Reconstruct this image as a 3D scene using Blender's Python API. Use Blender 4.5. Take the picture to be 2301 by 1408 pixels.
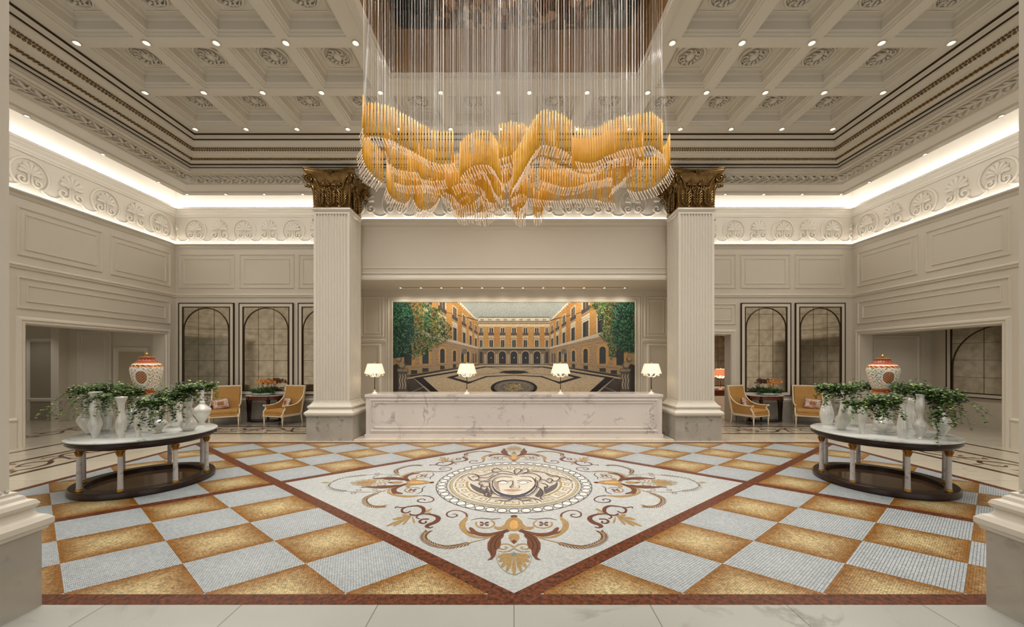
import bpy, math, random
import numpy as np
from mathutils import Vector, Matrix
random.seed(7)
PI = math.pi
for o in list(bpy.data.objects): bpy.data.objects.remove(o)
SC = bpy.context.scene
COL = SC.collection
# ------------------------------------------------------------ camera (2301 x 1408 frame)
FX, CX, CY, H = 850.0, 1155.0, 810.0, 1.9       # focal length in pixels, principal point, eye height
cam = bpy.data.cameras.new('camera')
cam.sensor_width = 36.0; cam.lens = FX / 2301 * 36
cam.shift_x = (1150.5 - CX) / 2301; cam.shift_y = (CY - 704) / 2301
cam.clip_start = 0.05; cam.clip_end = 100
camo = bpy.data.objects.new('camera', cam); COL.objects.link(camo)
camo.location = (0, 0, H); camo.rotation_euler = (PI / 2, 0, 0)
SC.camera = camo
# ------------------------------------------------------------ world, exposure
W = bpy.data.worlds.new('world'); SC.world = W; W.use_nodes = True
W.node_tree.nodes['Background'].inputs[0].default_value = (1.0, 0.98, 0.935, 1)
W.node_tree.nodes['Background'].inputs[1].default_value = 0.72
SC.view_settings.view_transform = 'Standard'
SC.view_settings.look = 'None'
SC.view_settings.gamma = 1
SC.view_settings.use_curve_mapping = False
SC.view_settings.exposure = 0.22
SC.cycles.max_bounces = 8
SC.cycles.diffuse_bounces = 4
SC.cycles.glossy_bounces = 4
SC.cycles.transmission_bounces = 6
SC.cycles.caustics_reflective = False
SC.cycles.caustics_refractive = False
SC.cycles.sample_clamp_indirect = 4
P_SPOT = 58.0      # watts of one ceiling downlight
P_NICHE = 22.0
S_STRIP = 6.5     # LED line under the frieze
S_COVE = 13.0      # hidden cove line
# ------------------------------------------------------------ helpers
def lin1(c):
    c /= 255.0
    return c / 12.92 if c <= 0.04045 else ((c + 0.055) / 1.055) ** 2.4
def lin(c): return (lin1(c[0]), lin1(c[1]), lin1(c[2]), 1.0)
def P(px, py, Y):
    return ((px - CX) * Y / FX, Y, H - (py - CY) * Y / FX)
def G(px, py):           # point of the floor seen at this place of the frame
    Y = FX * H / (py - CY)
    return ((px - CX) * Y / FX, Y)
def tag(o, label=None, cat=None, group=None, kind=None):
    if label: o['label'] = label
    if cat: o['category'] = cat
    if group: o['group'] = group
    if kind: o['kind'] = kind
    return o
def thing(name, label, cat, loc=(0, 0, 0), rz=0, group=None):
    o = bpy.data.objects.new(name, None); COL.objects.link(o)
    o.empty_display_size = 0.1
    o.location = loc; o.rotation_euler = (0, 0, rz)
    return tag(o, label, cat, group)
def dup(root, loc, rz, label, group=None, sc=None):
    def cp(o, par):
        c = o.copy(); COL.objects.link(c)
        if par is not None: c.parent = par
        for ch in list(kids.get(o, [])): cp(ch, c)
        return c
    kids = {}
    for o in list(root.children_recursive): kids.setdefault(o.parent, []).append(o)
    r = cp(root, None)
    r.location = loc; r.rotation_euler = (0, 0, rz)
    if sc: r.scale = sc
    r['label'] = label
    if group: r['group'] = group
    return r

def mat(name, col, rough=0.5, metal=0.0, emit=None, es=0, spec=0.5, trans=0, coat=0, bump=None, noise=None, ior=1.45):
    m = bpy.data.materials.new(name); m.use_nodes = True
    nt = m.node_tree; b = nt.nodes['Principled BSDF']
    b.inputs['Base Color'].default_value = lin(col)
    b.inputs['Roughness'].default_value = rough
    b.inputs['Metallic'].default_value = metal
    b.inputs['Specular IOR Level'].default_value = spec
    b.inputs['Transmission Weight'].default_value = trans
    b.inputs['Coat Weight'].default_value = coat
    b.inputs['IOR'].default_value = ior
    if emit:
        b.inputs['Emission Color'].default_value = lin(emit)
        b.inputs['Emission Strength'].default_value = es
    if noise or bump:
        tc = nt.nodes.new('ShaderNodeTexCoord')
        nz = nt.nodes.new('ShaderNodeTexNoise')
        nt.links.new(tc.outputs['Object'], nz.inputs['Vector'])
        sc_, amt = noise if noise else bump
        nz.inputs['Scale'].default_value = sc_; nz.inputs['Detail'].default_value = 4
        if noise:
            mx = nt.nodes.new('ShaderNodeMix'); mx.data_type = 'RGBA'
            mx.inputs[6].default_value = lin(tuple(c * (1 - amt) for c in col))
            mx.inputs[7].default_value = lin(tuple(min(255, c * (1 + amt)) for c in col))
            nt.links.new(nz.outputs['Fac'], mx.inputs[0])
            nt.links.new(mx.outputs[2], b.inputs['Base Color'])
        if bump:
            nz2 = nt.nodes.new('ShaderNodeTexNoise'); nz2.inputs['Scale'].default_value = bump[0]
            nt.links.new(tc.outputs['Object'], nz2.inputs['Vector'])
            bp = nt.nodes.new('ShaderNodeBump'); bp.inputs['Strength'].default_value = bump[1]
            bp.inputs['Distance'].default_value = 0.01
            nt.links.new(nz2.outputs['Fac'], bp.inputs['Height'])
            nt.links.new(bp.outputs['Normal'], b.inputs['Normal'])
    return m
def marble(name, base, vein, scale=1.5, rough=0.12, lo=0.47, hi=0.5, cloud=0.06, tiles=None):
    m = bpy.data.materials.new(name); m.use_nodes = True
    nt = m.node_tree; N = nt.nodes.new; L = nt.links.new
    b = nt.nodes['Principled BSDF']; b.inputs['Roughness'].default_value = rough
    tc = N('ShaderNodeTexCoord')
    n1 = N('ShaderNodeTexNoise'); n1.inputs['Scale'].default_value = scale; n1.inputs['Detail'].default_value = 7
    n1.inputs['Roughness'].default_value = 0.55; n1.inputs['Distortion'].default_value = 0.7
    L(tc.outputs['Object'], n1.inputs['Vector'])
    r = N('ShaderNodeValToRGB'); e = r.color_ramp.elements
    e[0].position = lo - 0.02; e[0].color = (0, 0, 0, 1)
    e[1].position = hi + 0.02; e[1].color = (0, 0, 0, 1)
    k = r.color_ramp.elements.new((lo + hi) / 2); k.color = (1, 1, 1, 1)
    L(n1.outputs['Fac'], r.inputs[0])
    n2 = N('ShaderNodeTexNoise'); n2.inputs['Scale'].default_value = scale * 0.8; n2.inputs['Detail'].default_value = 3
    L(tc.outputs['Object'], n2.inputs['Vector'])
    mu = N('ShaderNodeMath'); mu.operation = 'MULTIPLY'; 
    n3 = N('ShaderNodeTexNoise'); n3.inputs['Scale'].default_value = scale * 1.7; L(tc.outputs['Object'], n3.inputs['Vector'])
    r3 = N('ShaderNodeMapRange'); r3.inputs[1].default_value = .48; r3.inputs[2].default_value = .68; r3.inputs[4].default_value = 0.75; L(n3.outputs['Fac'], r3.inputs[0])
    L(r.outputs[0], mu.inputs[0]); L(r3.outputs[0], mu.inputs[1])
    mx0 = N('ShaderNodeMix'); mx0.data_type = 'RGBA'
    mx0.inputs[6].default_value = lin(tuple(c * (1 - cloud) for c in base)); mx0.inputs[7].default_value = lin(tuple(min(255, c * (1 + cloud)) for c in base))
    L(n2.outputs['Fac'], mx0.inputs[0])
    mx = N('ShaderNodeMix'); mx.data_type = 'RGBA'
    L(mx0.outputs[2], mx.inputs[6]); mx.inputs[7].default_value = lin(vein)
    L(mu.outputs[0], mx.inputs[0])
    out = mx.outputs[2]
    if tiles:
        br = N('ShaderNodeTexBrick'); L(tc.outputs['Object'], br.inputs['Vector'])
        br.offset = 0; br.inputs['Scale'].default_value = 1
        br.inputs['Brick Width'].default_value = tiles[0]; br.inputs['Row Height'].default_value = tiles[1]
        br.inputs['Mortar Size'].default_value = tiles[2]; br.inputs['Mortar Smooth'].default_value = 0.1
        br.inputs['Color1'].default_value = (1, 1, 1, 1); br.inputs['Color2'].default_value = (0.93, 0.93, 0.92, 1)
        br.inputs['Mortar'].default_value = (0.45, 0.43, 0.4, 1)
        m2 = N('ShaderNodeMix'); m2.data_type = 'RGBA'; m2.blend_type = 'MULTIPLY'; m2.inputs[0].default_value = 1
        L(out, m2.inputs[6]); L(br.outputs['Color'], m2.inputs[7]); out = m2.outputs[2]
    L(out, b.inputs['Base Color'])
    return m
def colmat(name, rough=0.5, tess=None, metal=0):
    """paint colours stored on the mesh (pattern of the thing itself), broken up by mosaic stones"""
    m = bpy.data.materials.new(name); m.use_nodes = True
    nt = m.node_tree; N = nt.nodes.new; L = nt.links.new
    b = nt.nodes['Principled BSDF']; b.inputs['Roughness'].default_value = rough; b.inputs['Metallic'].default_value = metal
    a = N('ShaderNodeAttribute'); a.attribute_name = 'Col'
    out = a.outputs['Color']
    if tess:
        tc = N('ShaderNodeTexCoord'); v = N('ShaderNodeTexVoronoi'); v.inputs['Scale'].default_value = tess
        L(tc.outputs['Object'], v.inputs['Vector'])
        sp = N('ShaderNodeSeparateColor'); L(v.outputs['Color'], sp.inputs[0])
        r = N('ShaderNodeMapRange'); r.inputs[3].default_value = 0.78; r.inputs[4].default_value = 1.18
        L(sp.outputs[0], r.inputs[0])
        mx = N('ShaderNodeMix'); mx.data_type = 'RGBA'; mx.blend_type = 'MULTIPLY'; mx.inputs[0].default_value = 1
        L(out, mx.inputs[6]); L(r.outputs[0], mx.inputs[7]); out = mx.outputs[2]
    L(out, b.inputs['Base Color'])
    return m

class MB:
    def __init__(s): s.v = []; s.f = []; s.m = []
    def add(s, vs, fs, mi=0):
        n = len(s.v); s.v.extend([tuple(p) for p in vs])
        for f in fs: s.f.append([i + n for i in f]); s.m.append(mi)
        return s
    def box(s, x0, x1, y0, y1, z0, z1, mi=0):
        v = [(x0, y0, z0), (x1, y0, z0), (x1, y1, z0), (x0, y1, z0), (x0, y0, z1), (x1, y0, z1), (x1, y1, z1), (x0, y1, z1)]
        return s.add(v, [(0, 3, 2, 1), (4, 5, 6, 7), (0, 1, 5, 4), (1, 2, 6, 5), (2, 3, 7, 6), (3, 0, 4, 7)], mi)
    def taper(s, c0, s0, c1, s1, mi=0):   # box between two rectangles centred c0, c1
        v = []
        for c, q in ((c0, s0), (c1, s1)):
            for dx, dy in ((-1, -1), (1, -1), (1, 1), (-1, 1)): v.append((c[0] + dx * q[0], c[1] + dy * q[1], c[2]))
        return s.add(v, [(0, 3, 2, 1), (4, 5, 6, 7), (0, 1, 5, 4), (1, 2, 6, 5), (2, 3, 7, 6), (3, 0, 4, 7)], mi)
    def quad(s, a, b, c, d, mi=0): return s.add([a, b, c, d], [(0, 1, 2, 3)], mi)
    def lathe(s, prof, c=(0, 0, 0), n=24, mi=0, sx=1, sy=1, cap=True):
        vs = []; fs = []
        for r, z in prof:
            for k in range(n):
                a = 2 * PI * k / n; vs.append((c[0] + r * math.cos(a) * sx, c[1] + r * math.sin(a) * sy, c[2] + z))
        for i in range(len(prof) - 1):
            for k in range(n):
                k2 = (k + 1) % n; fs.append((i * n + k, i * n + k2, (i + 1) * n + k2, (i + 1) * n + k))
        if cap:
            fs.append(tuple(range(n - 1, -1, -1))); fs.append(tuple((len(prof) - 1) * n + k for k in range(n)))
        return s.add(vs, fs, mi)
    def tube(s, pts, r, n=6, mi=0, cap=True, flat=1.0):
        pts = [Vector(p) for p in pts]; rs = r if hasattr(r, '__len__') else [r] * len(pts)
        vs = []; fs = []; up = None
        for i, p in enumerate(pts):
            t = (pts[min(i + 1, len(pts) - 1)] - pts[max(i - 1, 0)])
            if t.length < 1e-9: t = Vector((0, 0, 1))
            t.normalize()
            if up is None:
                up = Vector((0, 1, 0)) if abs(t.y) < 0.9 else Vector((1, 0, 0))
            a = up - t * up.dot(t)
            if a.length < 1e-6: a = t.orthogonal()
            a.normalize(); up = a; b = t.cross(a)
            for k in range(n):
                q = 2 * PI * k / n; vs.append(p + (a * math.cos(q) * flat + b * math.sin(q)) * rs[i])
        for i in range(len(pts) - 1):
            for k in range(n):
                k2 = (k + 1) % n; fs.append((i * n + k, i * n + k2, (i + 1) * n + k2, (i + 1) * n + k))
        if cap:
            fs.append(tuple(range(n - 1, -1, -1))); fs.append(tuple((len(pts) - 1) * n + k for k in range(n)))
        return s.add(vs, fs, mi)
    def ball(s, c, r, n=8, mi=0, sx=1, sy=1, sz=1):
        m = max(4, n // 2)
        prof = [(max(1e-4, r * math.sin(PI * i / m)), -r * math.cos(PI * i / m) * sz) for i in range(m + 1)]
        return s.lathe(prof, c, n, mi, sx, sy, cap=False)
    def torus(s, c, R, r, n=24, k=8, mi=0, axis='z', flat=1):
        vs = []; fs = []
        for i in range(n):
            a = 2 * PI * i / n
            for j in range(k):
                b = 2 * PI * j / k; q = R + r * math.cos(b)
                p = (q * math.cos(a), q * math.sin(a), r * math.sin(b) * flat)
                if axis == 'y': p = (p[0], p[2], p[1])
                vs.append((c[0] + p[0], c[1] + p[1], c[2] + p[2]))
        for i in range(n):
            for j in range(k):
                i2 = (i + 1) % n; j2 = (j + 1) % k
                fs.append((i * k + j, i2 * k + j, i2 * k + j2, i * k + j2))
        return s.add(vs, fs, mi)
    def sweep(s, path, prof, mi=0, closed=True):
        """prof points (out, z) swept around the plan path of (x, y, nx, ny) corners"""
        n = len(path); q = len(prof); vs = []; fs = []
        for (x, y, nx, ny) in path:
            for d, z in prof: vs.append((x + nx * d, y + ny * d, z))
        for i in range(n if closed else n - 1):
            j = (i + 1) % n
            for k in range(q - 1): fs.append((i * q + k, j * q + k, j * q + k + 1, i * q + k + 1))
        return s.add(vs, fs, mi)
    def xf(s, fn): s.v = [tuple(fn(*p)) for p in s.v]; return s
    def join(s, o, fn=None, mi=None):
        n = len(s.v); s.v.extend([tuple(fn(*p)) for p in o.v] if fn else o.v)
        s.f.extend([[i + n for i in f] for f in o.f]); s.m.extend(o.m if mi is None else [mi] * len(o.f)); return s
    def build(s, name, mats, parent=None, smooth=False, bevel=0, solid=0):
        me = bpy.data.meshes.new(name); me.from_pydata(s.v, [], s.f); 
        mats = mats if isinstance(mats, (list, tuple)) else [mats]
        for m in mats: me.materials.append(m)
        if len(mats) > 1: me.polygons.foreach_set('material_index', s.m)
        if smooth:
            me.polygons.foreach_set('use_smooth', [True] * len(me.polygons))
        me.update()
        o = bpy.data.objects.new(name, me); COL.objects.link(o)
        if smooth == 'auto':
            try: me.set_sharp_from_angle(angle=math.radians(40))
            except Exception: pass
        if bevel:
            b = o.modifiers.new('bevel', 'BEVEL'); b.width = bevel; b.segments = 2; b.limit_method = 'ANGLE'
        if parent is not None: o.parent = parent
        return o
def struct(name, mb, mats, parent=None, **k):
    o = mb.build(name, mats, parent, **k)
    if parent is None: o['kind'] = 'structure'
    return o
def rect_path(x0, x1, y0, y1, inward=True):
    s = 1 if inward else -1
    return [(x0, y0, s, s), (x1, y0, -s, s), (x1, y1, -s, -s), (x0, y1, s, -s)]
def smooth_pts(pts, n=6):
    """Catmull-Rom through 2-D or n-D points"""
    pts = [np.array(p, float) for p in pts]
    if len(pts) < 3: return [tuple(p) for p in pts]
    q = [2 * pts[0] - pts[1]] + pts + [2 * pts[-1] - pts[-2]]
    out = []
    for i in range(1, len(q) - 2):
        for k in range(n):
            t = k / n
            out.append(tuple(0.5 * ((2 * q[i]) + (-q[i - 1] + q[i + 1]) * t + (2 * q[i - 1] - 5 * q[i] + 4 * q[i + 1] - q[i + 2]) * t * t + (-q[i - 1] + 3 * q[i] - 3 * q[i + 1] + q[i + 2]) * t ** 3)))
    out.append(tuple(pts[-1])); return out

class Paint:
    """flat inlay: coloured shapes laid in thin layers on a plane; xf maps (a, b, layer) to the world"""
    def __init__(s, xf): s.v = []; s.f = []; s.c = []; s.xf = xf; s.layer = 0
    def poly(s, pts, col, xf=None, layer=None):
        n = len(s.v); xf = xf or s.xf; s.k = getattr(s, 'k', 0) + 1; l = (s.layer if layer is None else layer) + .02 * (s.k % 40)
        if getattr(s, 'clip', None): pts = clip([tuple(q) for q in pts], *s.clip)
        if len(pts) < 3: return
        for p in pts: s.v.append(xf(p[0], p[1], l)); s.c.append(lin(col))
        s.f.append(list(range(n, n + len(pts))))
    def stroke(s, pts, w, col, xf=None, sm=5, layer=None, taper=True):
        xf = xf or s.xf; s.k = getattr(s, 'k', 0) + 1; l = (s.layer if layer is None else layer) + .02 * (s.k % 40)
        pts = smooth_pts(pts, sm) if sm else pts
        m = len(pts)
        if hasattr(w, '__len__'):
            ws = [np.interp(i / (m - 1), np.linspace(0, 1, len(w)), w) for i in range(m)]
        else:
            ws = [w] * m
            if taper: ws[0] = ws[-1] = w * 0.4
        n = len(s.v)
        for i, p in enumerate(pts):
            a = pts[max(0, i - 1)]; b = pts[min(m - 1, i + 1)]
            dx, dy = b[0] - a[0], b[1] - a[1]; d = math.hypot(dx, dy) or 1
            nx, ny = -dy / d * ws[i] / 2, dx / d * ws[i] / 2
            for q in ((p[0] + nx, p[1] + ny), (p[0] - nx, p[1] - ny)): s.v.append(xf(q[0], q[1], l)); s.c.append(lin(col))
        for i in range(m - 1): s.f.append([n + 2 * i, n + 2 * i + 1, n + 2 * i + 3, n + 2 * i + 2])
    def ell(s, cx, cy, rx, ry, col, n=20, xf=None, layer=None, a0=0, a1=2 * PI):
        s.poly([(cx + rx * math.cos(a0 + (a1 - a0) * k / n), cy + ry * math.sin(a0 + (a1 - a0) * k / n)) for k in range(n)], col, xf, layer)
    def ring(s, cx, cy, rx, ry, w, col, n=40, xf=None, layer=None):
        pts = [(cx + rx * math.cos(2 * PI * k / n), cy + ry * math.sin(2 * PI * k / n)) for k in range(n + 1)]
        s.stroke(pts, w, col, xf, 0, layer, False)
    def leaf(s, x, y, L, w, ang, col, xf=None, layer=None):
        c, t = math.cos(ang), math.sin(ang)
        s.poly([(x, y), (x + c * L * .5 - t * w, y + t * L * .5 + c * w), (x + c * L, y + t * L), (x + c * L * .5 + t * w, y + t * L * .5 - c * w)], col, xf, layer)
    def build(s, name, material, parent=None):
        me = bpy.data.meshes.new(name); me.from_pydata(s.v, [], s.f)
        at = me.color_attributes.new('Col', 'FLOAT_COLOR', 'POINT')
        at.data.foreach_set('color', np.array(s.c, dtype=np.float32).ravel())
        me.materials.append(material); me.update()
        o = bpy.data.objects.new(name, me); COL.objects.link(o)
        if parent is not None: o.parent = parent
        return o
# ------------------------------------------------------------ materials
M_WALL = mat('cream_paint', (214, 205, 190), 0.42)
M_TRIM = mat('cream_trim', (220, 212, 198), 0.35)
M_CEIL = mat('ceiling_paint', (222, 216, 203), 0.5)
M_COL = mat('column_plaster', (214, 207, 194), 0.38)
M_BRONZE = mat('dark_bronze', (62, 46, 26), 0.35, 0.6)
M_GOLDD = mat('antique_gold', (120, 94, 56), 0.32, 0.85, noise=(9, 0.4))
M_GOLD = mat('gold', (196, 148, 62), 0.3, 0.9)
M_WHITEM = marble('white_marble', (205, 200, 194), (120, 112, 108), 1.1, 0.16, 0.44, 0.47, 0.06)
M_CREAMF = marble('cream_floor_marble', (206, 197, 178), (170, 155, 130), 0.8, 0.13, 0.48, 0.5, 0.05, (1.2, 1.2, 0.004))
M_FRONTF = marble('front_floor_marble', (176, 178, 172), (128, 126, 118), 0.9, 0.14, 0.49, 0.505, 0.05, (1.06, 1.2, 0.004))
M_GREYF = marble('shaded_floor_marble', (150, 142, 128), (105, 95, 85), 1.3, 0.1)  # grey holds the shade and dark reflections under the chairs
M_SCROLLF = marble('scroll_floor_marble', (198, 186, 164), (150, 130, 105), 1.4, 0.14)
M_BROWNF = mat('brown_floor_marble', (84, 42, 22), .3)
def mottle(m, c1, c2, sc_, lo, hi):
    nt = m.node_tree; N = nt.nodes.new; L = nt.links.new
    tc = N('ShaderNodeTexCoord'); nz = N('ShaderNodeTexNoise'); nz.inputs['Scale'].default_value = sc_; nz.inputs['Detail'].default_value = 5
    nz.inputs['Roughness'].default_value = .7; L(tc.outputs['Object'], nz.inputs['Vector'])
    r = N('ShaderNodeValToRGB'); r.color_ramp.elements[0].position = lo; r.color_ramp.elements[1].position = hi
    r.color_ramp.elements[0].color = lin(c1); r.color_ramp.elements[1].color = lin(c2)
    L(nz.outputs['Fac'], r.inputs[0]); L(r.outputs[0], nt.nodes['Principled BSDF'].inputs['Base Color'])
mottle(M_BROWNF, (44, 18, 10), (122, 62, 32), 26, .38, .62)
M_LINE = mat('dark_floor_line', (62, 38, 22), 0.25)
M_PLINTH = marble('plinth_marble', (172, 166, 156), (104, 98, 90), 2.8, 0.2, 0.44, 0.51, 0.12)
M_WOOD = mat('dark_wood', (36, 19, 13), 0.25, 0, noise=(6, 0.3))
M_WOODR = mat('red_wood', (98, 44, 24), 0.28, 0, noise=(6, 0.25))
M_EMIT = mat('lamp_lens', (255, 250, 240), 0.5, 0, (255, 244, 225), 14)
M_STRIP = mat('led_strip', (255, 250, 240), 0.5, 0, (252, 250, 246), S_STRIP)
M_COVE = mat('cove_led', (255, 250, 240), 0.5, 0, (246, 248, 252), S_COVE)
M_RIM = mat('downlight_rim', (225, 220, 208), 0.3)
M_DARK = mat('black_slot', (30, 26, 22), 0.6)
def mosaic(name, c_edge, c_mid, speck, scale):
    """small square stones laid along the cell, colour running from the edge to the middle of the cell by its UV"""
    m = bpy.data.materials.new(name); m.use_nodes = True
    nt = m.node_tree; N = nt.nodes.new; L = nt.links.new
    b = nt.nodes['Principled BSDF']; b.inputs['Roughness'].default_value = 0.3
    uv = N('ShaderNodeUVMap'); uv.uv_map = 'UV'
    sep = N('ShaderNodeSeparateXYZ'); L(uv.outputs[0], sep.inputs[0])
    def ma(op, a, bb=None):
        n = N('ShaderNodeMath'); n.operation = op
        for i, q in enumerate((a, bb)):
            if q is None: continue
            if isinstance(q, (int, float)): n.inputs[i].default_value = q
            else: L(q, n.inputs[i])
        return n.outputs[0]
    ax = ma('ABSOLUTE', ma('SUBTRACT', sep.outputs[0], 0.5)); ay = ma('ABSOLUTE', ma('SUBTRACT', sep.outputs[1], 0.5))
    d = ma('MULTIPLY', ma('MAXIMUM', ax, ay), 2.0)
    tc = N('ShaderNodeTexCoord')
    nz = N('ShaderNodeTexNoise'); nz.inputs['Scale'].default_value = 9; nz.inputs['Detail'].default_value = 3
    L(tc.outputs['Object'], nz.inputs['Vector'])
    d2 = ma('ADD', d, ma('MULTIPLY', ma('SUBTRACT', nz.outputs['Fac'], 0.5), 0.35))
    rp = N('ShaderNodeValToRGB'); e = rp.color_ramp.elements
    e[0].position = 0.2; e[0].color = lin(c_mid); e[1].position = 0.95; e[1].color = lin(c_edge)
    L(d2, rp.inputs[0])
    br = N('ShaderNodeTexBrick'); L(uv.outputs[0], br.inputs['Vector'])
    br.inputs['Scale'].default_value = scale; br.inputs['Brick Width'].default_value = 0.5; br.inputs['Row Height'].default_value = 0.5
    br.inputs['Mortar Size'].default_value = 0.075; br.inputs['Mortar Smooth'].default_value = 0.5
    br.inputs['Color1'].default_value = (1, 1, 1, 1); br.inputs['Color2'].default_value = (speck[0],) * 3 + (1,)
    br.inputs['Mortar'].default_value = (speck[1],) * 3 + (1,); br.inputs['Bias'].default_value = -0.2
    mx = N('ShaderNodeMix'); mx.data_type = 'RGBA'; mx.blend_type = 'MULTIPLY'; mx.inputs[0].default_value = 1
    L(rp.outputs[0], mx.inputs[6]); L(br.outputs['Color'], mx.inputs[7])
    v = N('ShaderNodeTexVoronoi'); v.inputs['Scale'].default_value = 60; L(tc.outputs['Object'], v.inputs['Vector'])
    sp = N('ShaderNodeSeparateColor'); L(v.outputs['Color'], sp.inputs[0])
    r = N('ShaderNodeMapRange'); r.inputs[3].default_value = speck[2]; r.inputs[4].default_value = 1.12; L(sp.outputs[0], r.inputs[0])
    m2 = N('ShaderNodeMix'); m2.data_type = 'RGBA'; m2.blend_type = 'MULTIPLY'; m2.inputs[0].default_value = 1
    L(mx.outputs[2], m2.inputs[6]); L(r.outputs[0], m2.inputs[7])
    L(m2.outputs[2], b.inputs['Base Color'])
    return m
M_GOLDCELL = mosaic('gold_mosaic', (164, 110, 42), (230, 208, 154), (0.78, 0.52, 0.5), 20)
M_WHITECELL = mosaic('white_mosaic', (190, 199, 203), (200, 208, 212), (0.86, 0.34, 0.8), 16)
M_DIAMOND = mosaic('diamond_mosaic', (198, 203, 203), (208, 212, 211), (0.9, 0.6, 0.82), 170)
# ============================================================ FLOOR
S_, T_ = 0.575, 0.45
YC = 5.885
BX, BY0, BY1 = 7.2, 3.08, 8.70     # checker field
BW = 0.135
def uv2(u, v): return (S_ * (u + v), YC + T_ * (u - v))
def clip(poly, x0, x1, y0, y1):
    def cut(ps, f, inter):
        out = []
        for i in range(len(ps)):
            a, b = ps[i], ps[(i + 1) % len(ps)]
            fa, fb = f(a), f(b)
            if fa >= 0: out.append(a)
            if (fa >= 0) != (fb >= 0):
                t = fa / (fa - fb); out.append((a[0] + (b[0] - a[0]) * t, a[1] + (b[1] - a[1]) * t))
        return out
    for f in (lambda p: p[0] - x0, lambda p: x1 - p[0], lambda p: p[1] - y0, lambda p: y1 - p[1]):
        poly = cut(poly, f, None)
        if len(poly) < 3: return []
    return poly
fv, ff, fm, fuv = [], [], [], []
FL_M = [M_GOLDCELL, M_WHITECELL, M_BROWNF, M_DIAMOND, M_CREAMF, M_FRONTF, M_GREYF, M_SCROLLF, M_LINE]
def cell(u0, u1, v0, v1, mi, uu=None, vv=None):
    """cell of the lattice clipped to the field; uu, vv: full extent used for the UV"""
    uu = uu or (u0, u1); vv = vv or (v0, v1)
    ps = clip([uv2(u0, v0), uv2(u1, v0), uv2(u1, v1), uv2(u0, v1)], -BX, BX, BY0, BY1)
    if not ps: return
    n = len(fv)
    for x, y in ps:
        a = x / S_; b = (y - YC) / T_; u = (a + b) / 2; v = (a - b) / 2
        fv.append((x, y, 0)); fuv.append(((u - uu[0]) / (uu[1] - uu[0]), (v - vv[0]) / (vv[1] - vv[0])))
    ff.append(list(range(n, len(fv)))); fm.append(mi)
def frect(x0, x1, y0, y1, mi):
    n = len(fv)
    for p in ((x0, y0), (x1, y0), (x1, y1), (x0, y1)): fv.append((p[0], p[1], 0)); fuv.append(p)
    ff.append([n, n + 1, n + 2, n + 3]); fm.append(mi)
A_, B_ = 3.1, 3.3; BIG = 16
cell(-A_, A_, -A_, A_, 3)
for s in (-1, 1):
    lo, hi = (-B_, -A_) if s < 0 else (A_, B_)
    cell(lo, hi, -BIG, -B_, 2); cell(lo, hi, -B_, -A_, 2); cell(lo, hi, -A_, A_, 2); cell(lo, hi, A_, B_, 2); cell(lo, hi, B_, BIG, 2)
    cell(-BIG, -B_, lo, hi, 2); cell(-A_, A_, lo, hi, 2); cell(B_, BIG, lo, hi, 2)
K = 12
for i in range(K):
    for j in range(7):
        a0, a1 = B_ + i, B_ + i + 1; b0 = -A_ + j; b1 = min(b0 + 1, A_); bb = (b0, b0 + 1)
        mi = 1 if (i + j) % 2 == 0 else 0
        cell(-a1, -a0, b0, b1, mi, None, bb)                 # lower left
        cell(b0, b1, -a1, -a0, mi, bb, None)                 # upper left
        cell(-b1, -b0, a0, a1, mi, (-b0 - 1, -b0), None)     # lower right
        cell(a0, a1, -b1, -b0, mi, None, (-b0 - 1, -b0))     # upper right
    for j in range(K):
        a0, a1 = B_ + i, B_ + i + 1; b0, b1 = B_ + j, B_ + j + 1
        mi = 0 if (i + j) % 2 == 0 else 1
        cell(-a1, -a0, -b1, -b0, mi); cell(a0, a1, b0, b1, mi)
        cell(-a1, -a0, b0, b1, mi); cell(a0, a1, -b1, -b0, mi)
def ring(x0, y0, y1, x1, Y0, Y1, mi):     # rectangular ring between half width x0 (y0..y1) and x1 (Y0..Y1)
    frect(-x1, x1, Y0, y0, mi) if Y0 < y0 else None
    frect(-x1, x1, y1, Y1, mi)
    frect(-x1, -x0, y0, y1, mi); frect(x0, x1, y0, y1, mi)
X1 = BX + BW; YA, YB = BY0 - BW, BY1 + BW
ring(BX, BY0, BY1, X1, YA, YB, 2)
# outside the field: cream, dark line, scroll band, dark line, cream/grey
RL = [(8.25, 9.80, 4), (8.37, 9.92, 8), (9.30, 10.84, 7), (9.42, 10.96, 8), (10.3, 12.4, 6), (10.42, 12.5, 8)]
px, py = X1, YB
for x, y, mi in RL:
    frect(-x, x, py, y, mi)
    mi = 4 if mi == 6 else mi
    frect(-x, -px, YA, py, mi); frect(px, x, YA, py, mi)
    px, py = x, y
frect(-18, -px, YA, 16, 4); frect(px, 18, YA, 16, 4); frect(-px, px, py, 16, 4)
frect(-18, 18, -4, YA, 5)
me = bpy.data.meshes.new('floor'); me.from_pydata(fv, [], ff)
for m in FL_M: me.materials.append(m)
me.polygons.foreach_set('material_index', fm)
uvl = me.uv_layers.new(name='UV')
uvl.data.foreach_set('uv', np.array([fuv[l.vertex_index] for l in me.loops], dtype=np.float32).ravel())
floor = bpy.data.objects.new('floor', me); COL.objects.link(floor); floor['kind'] = 'structure'
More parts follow.
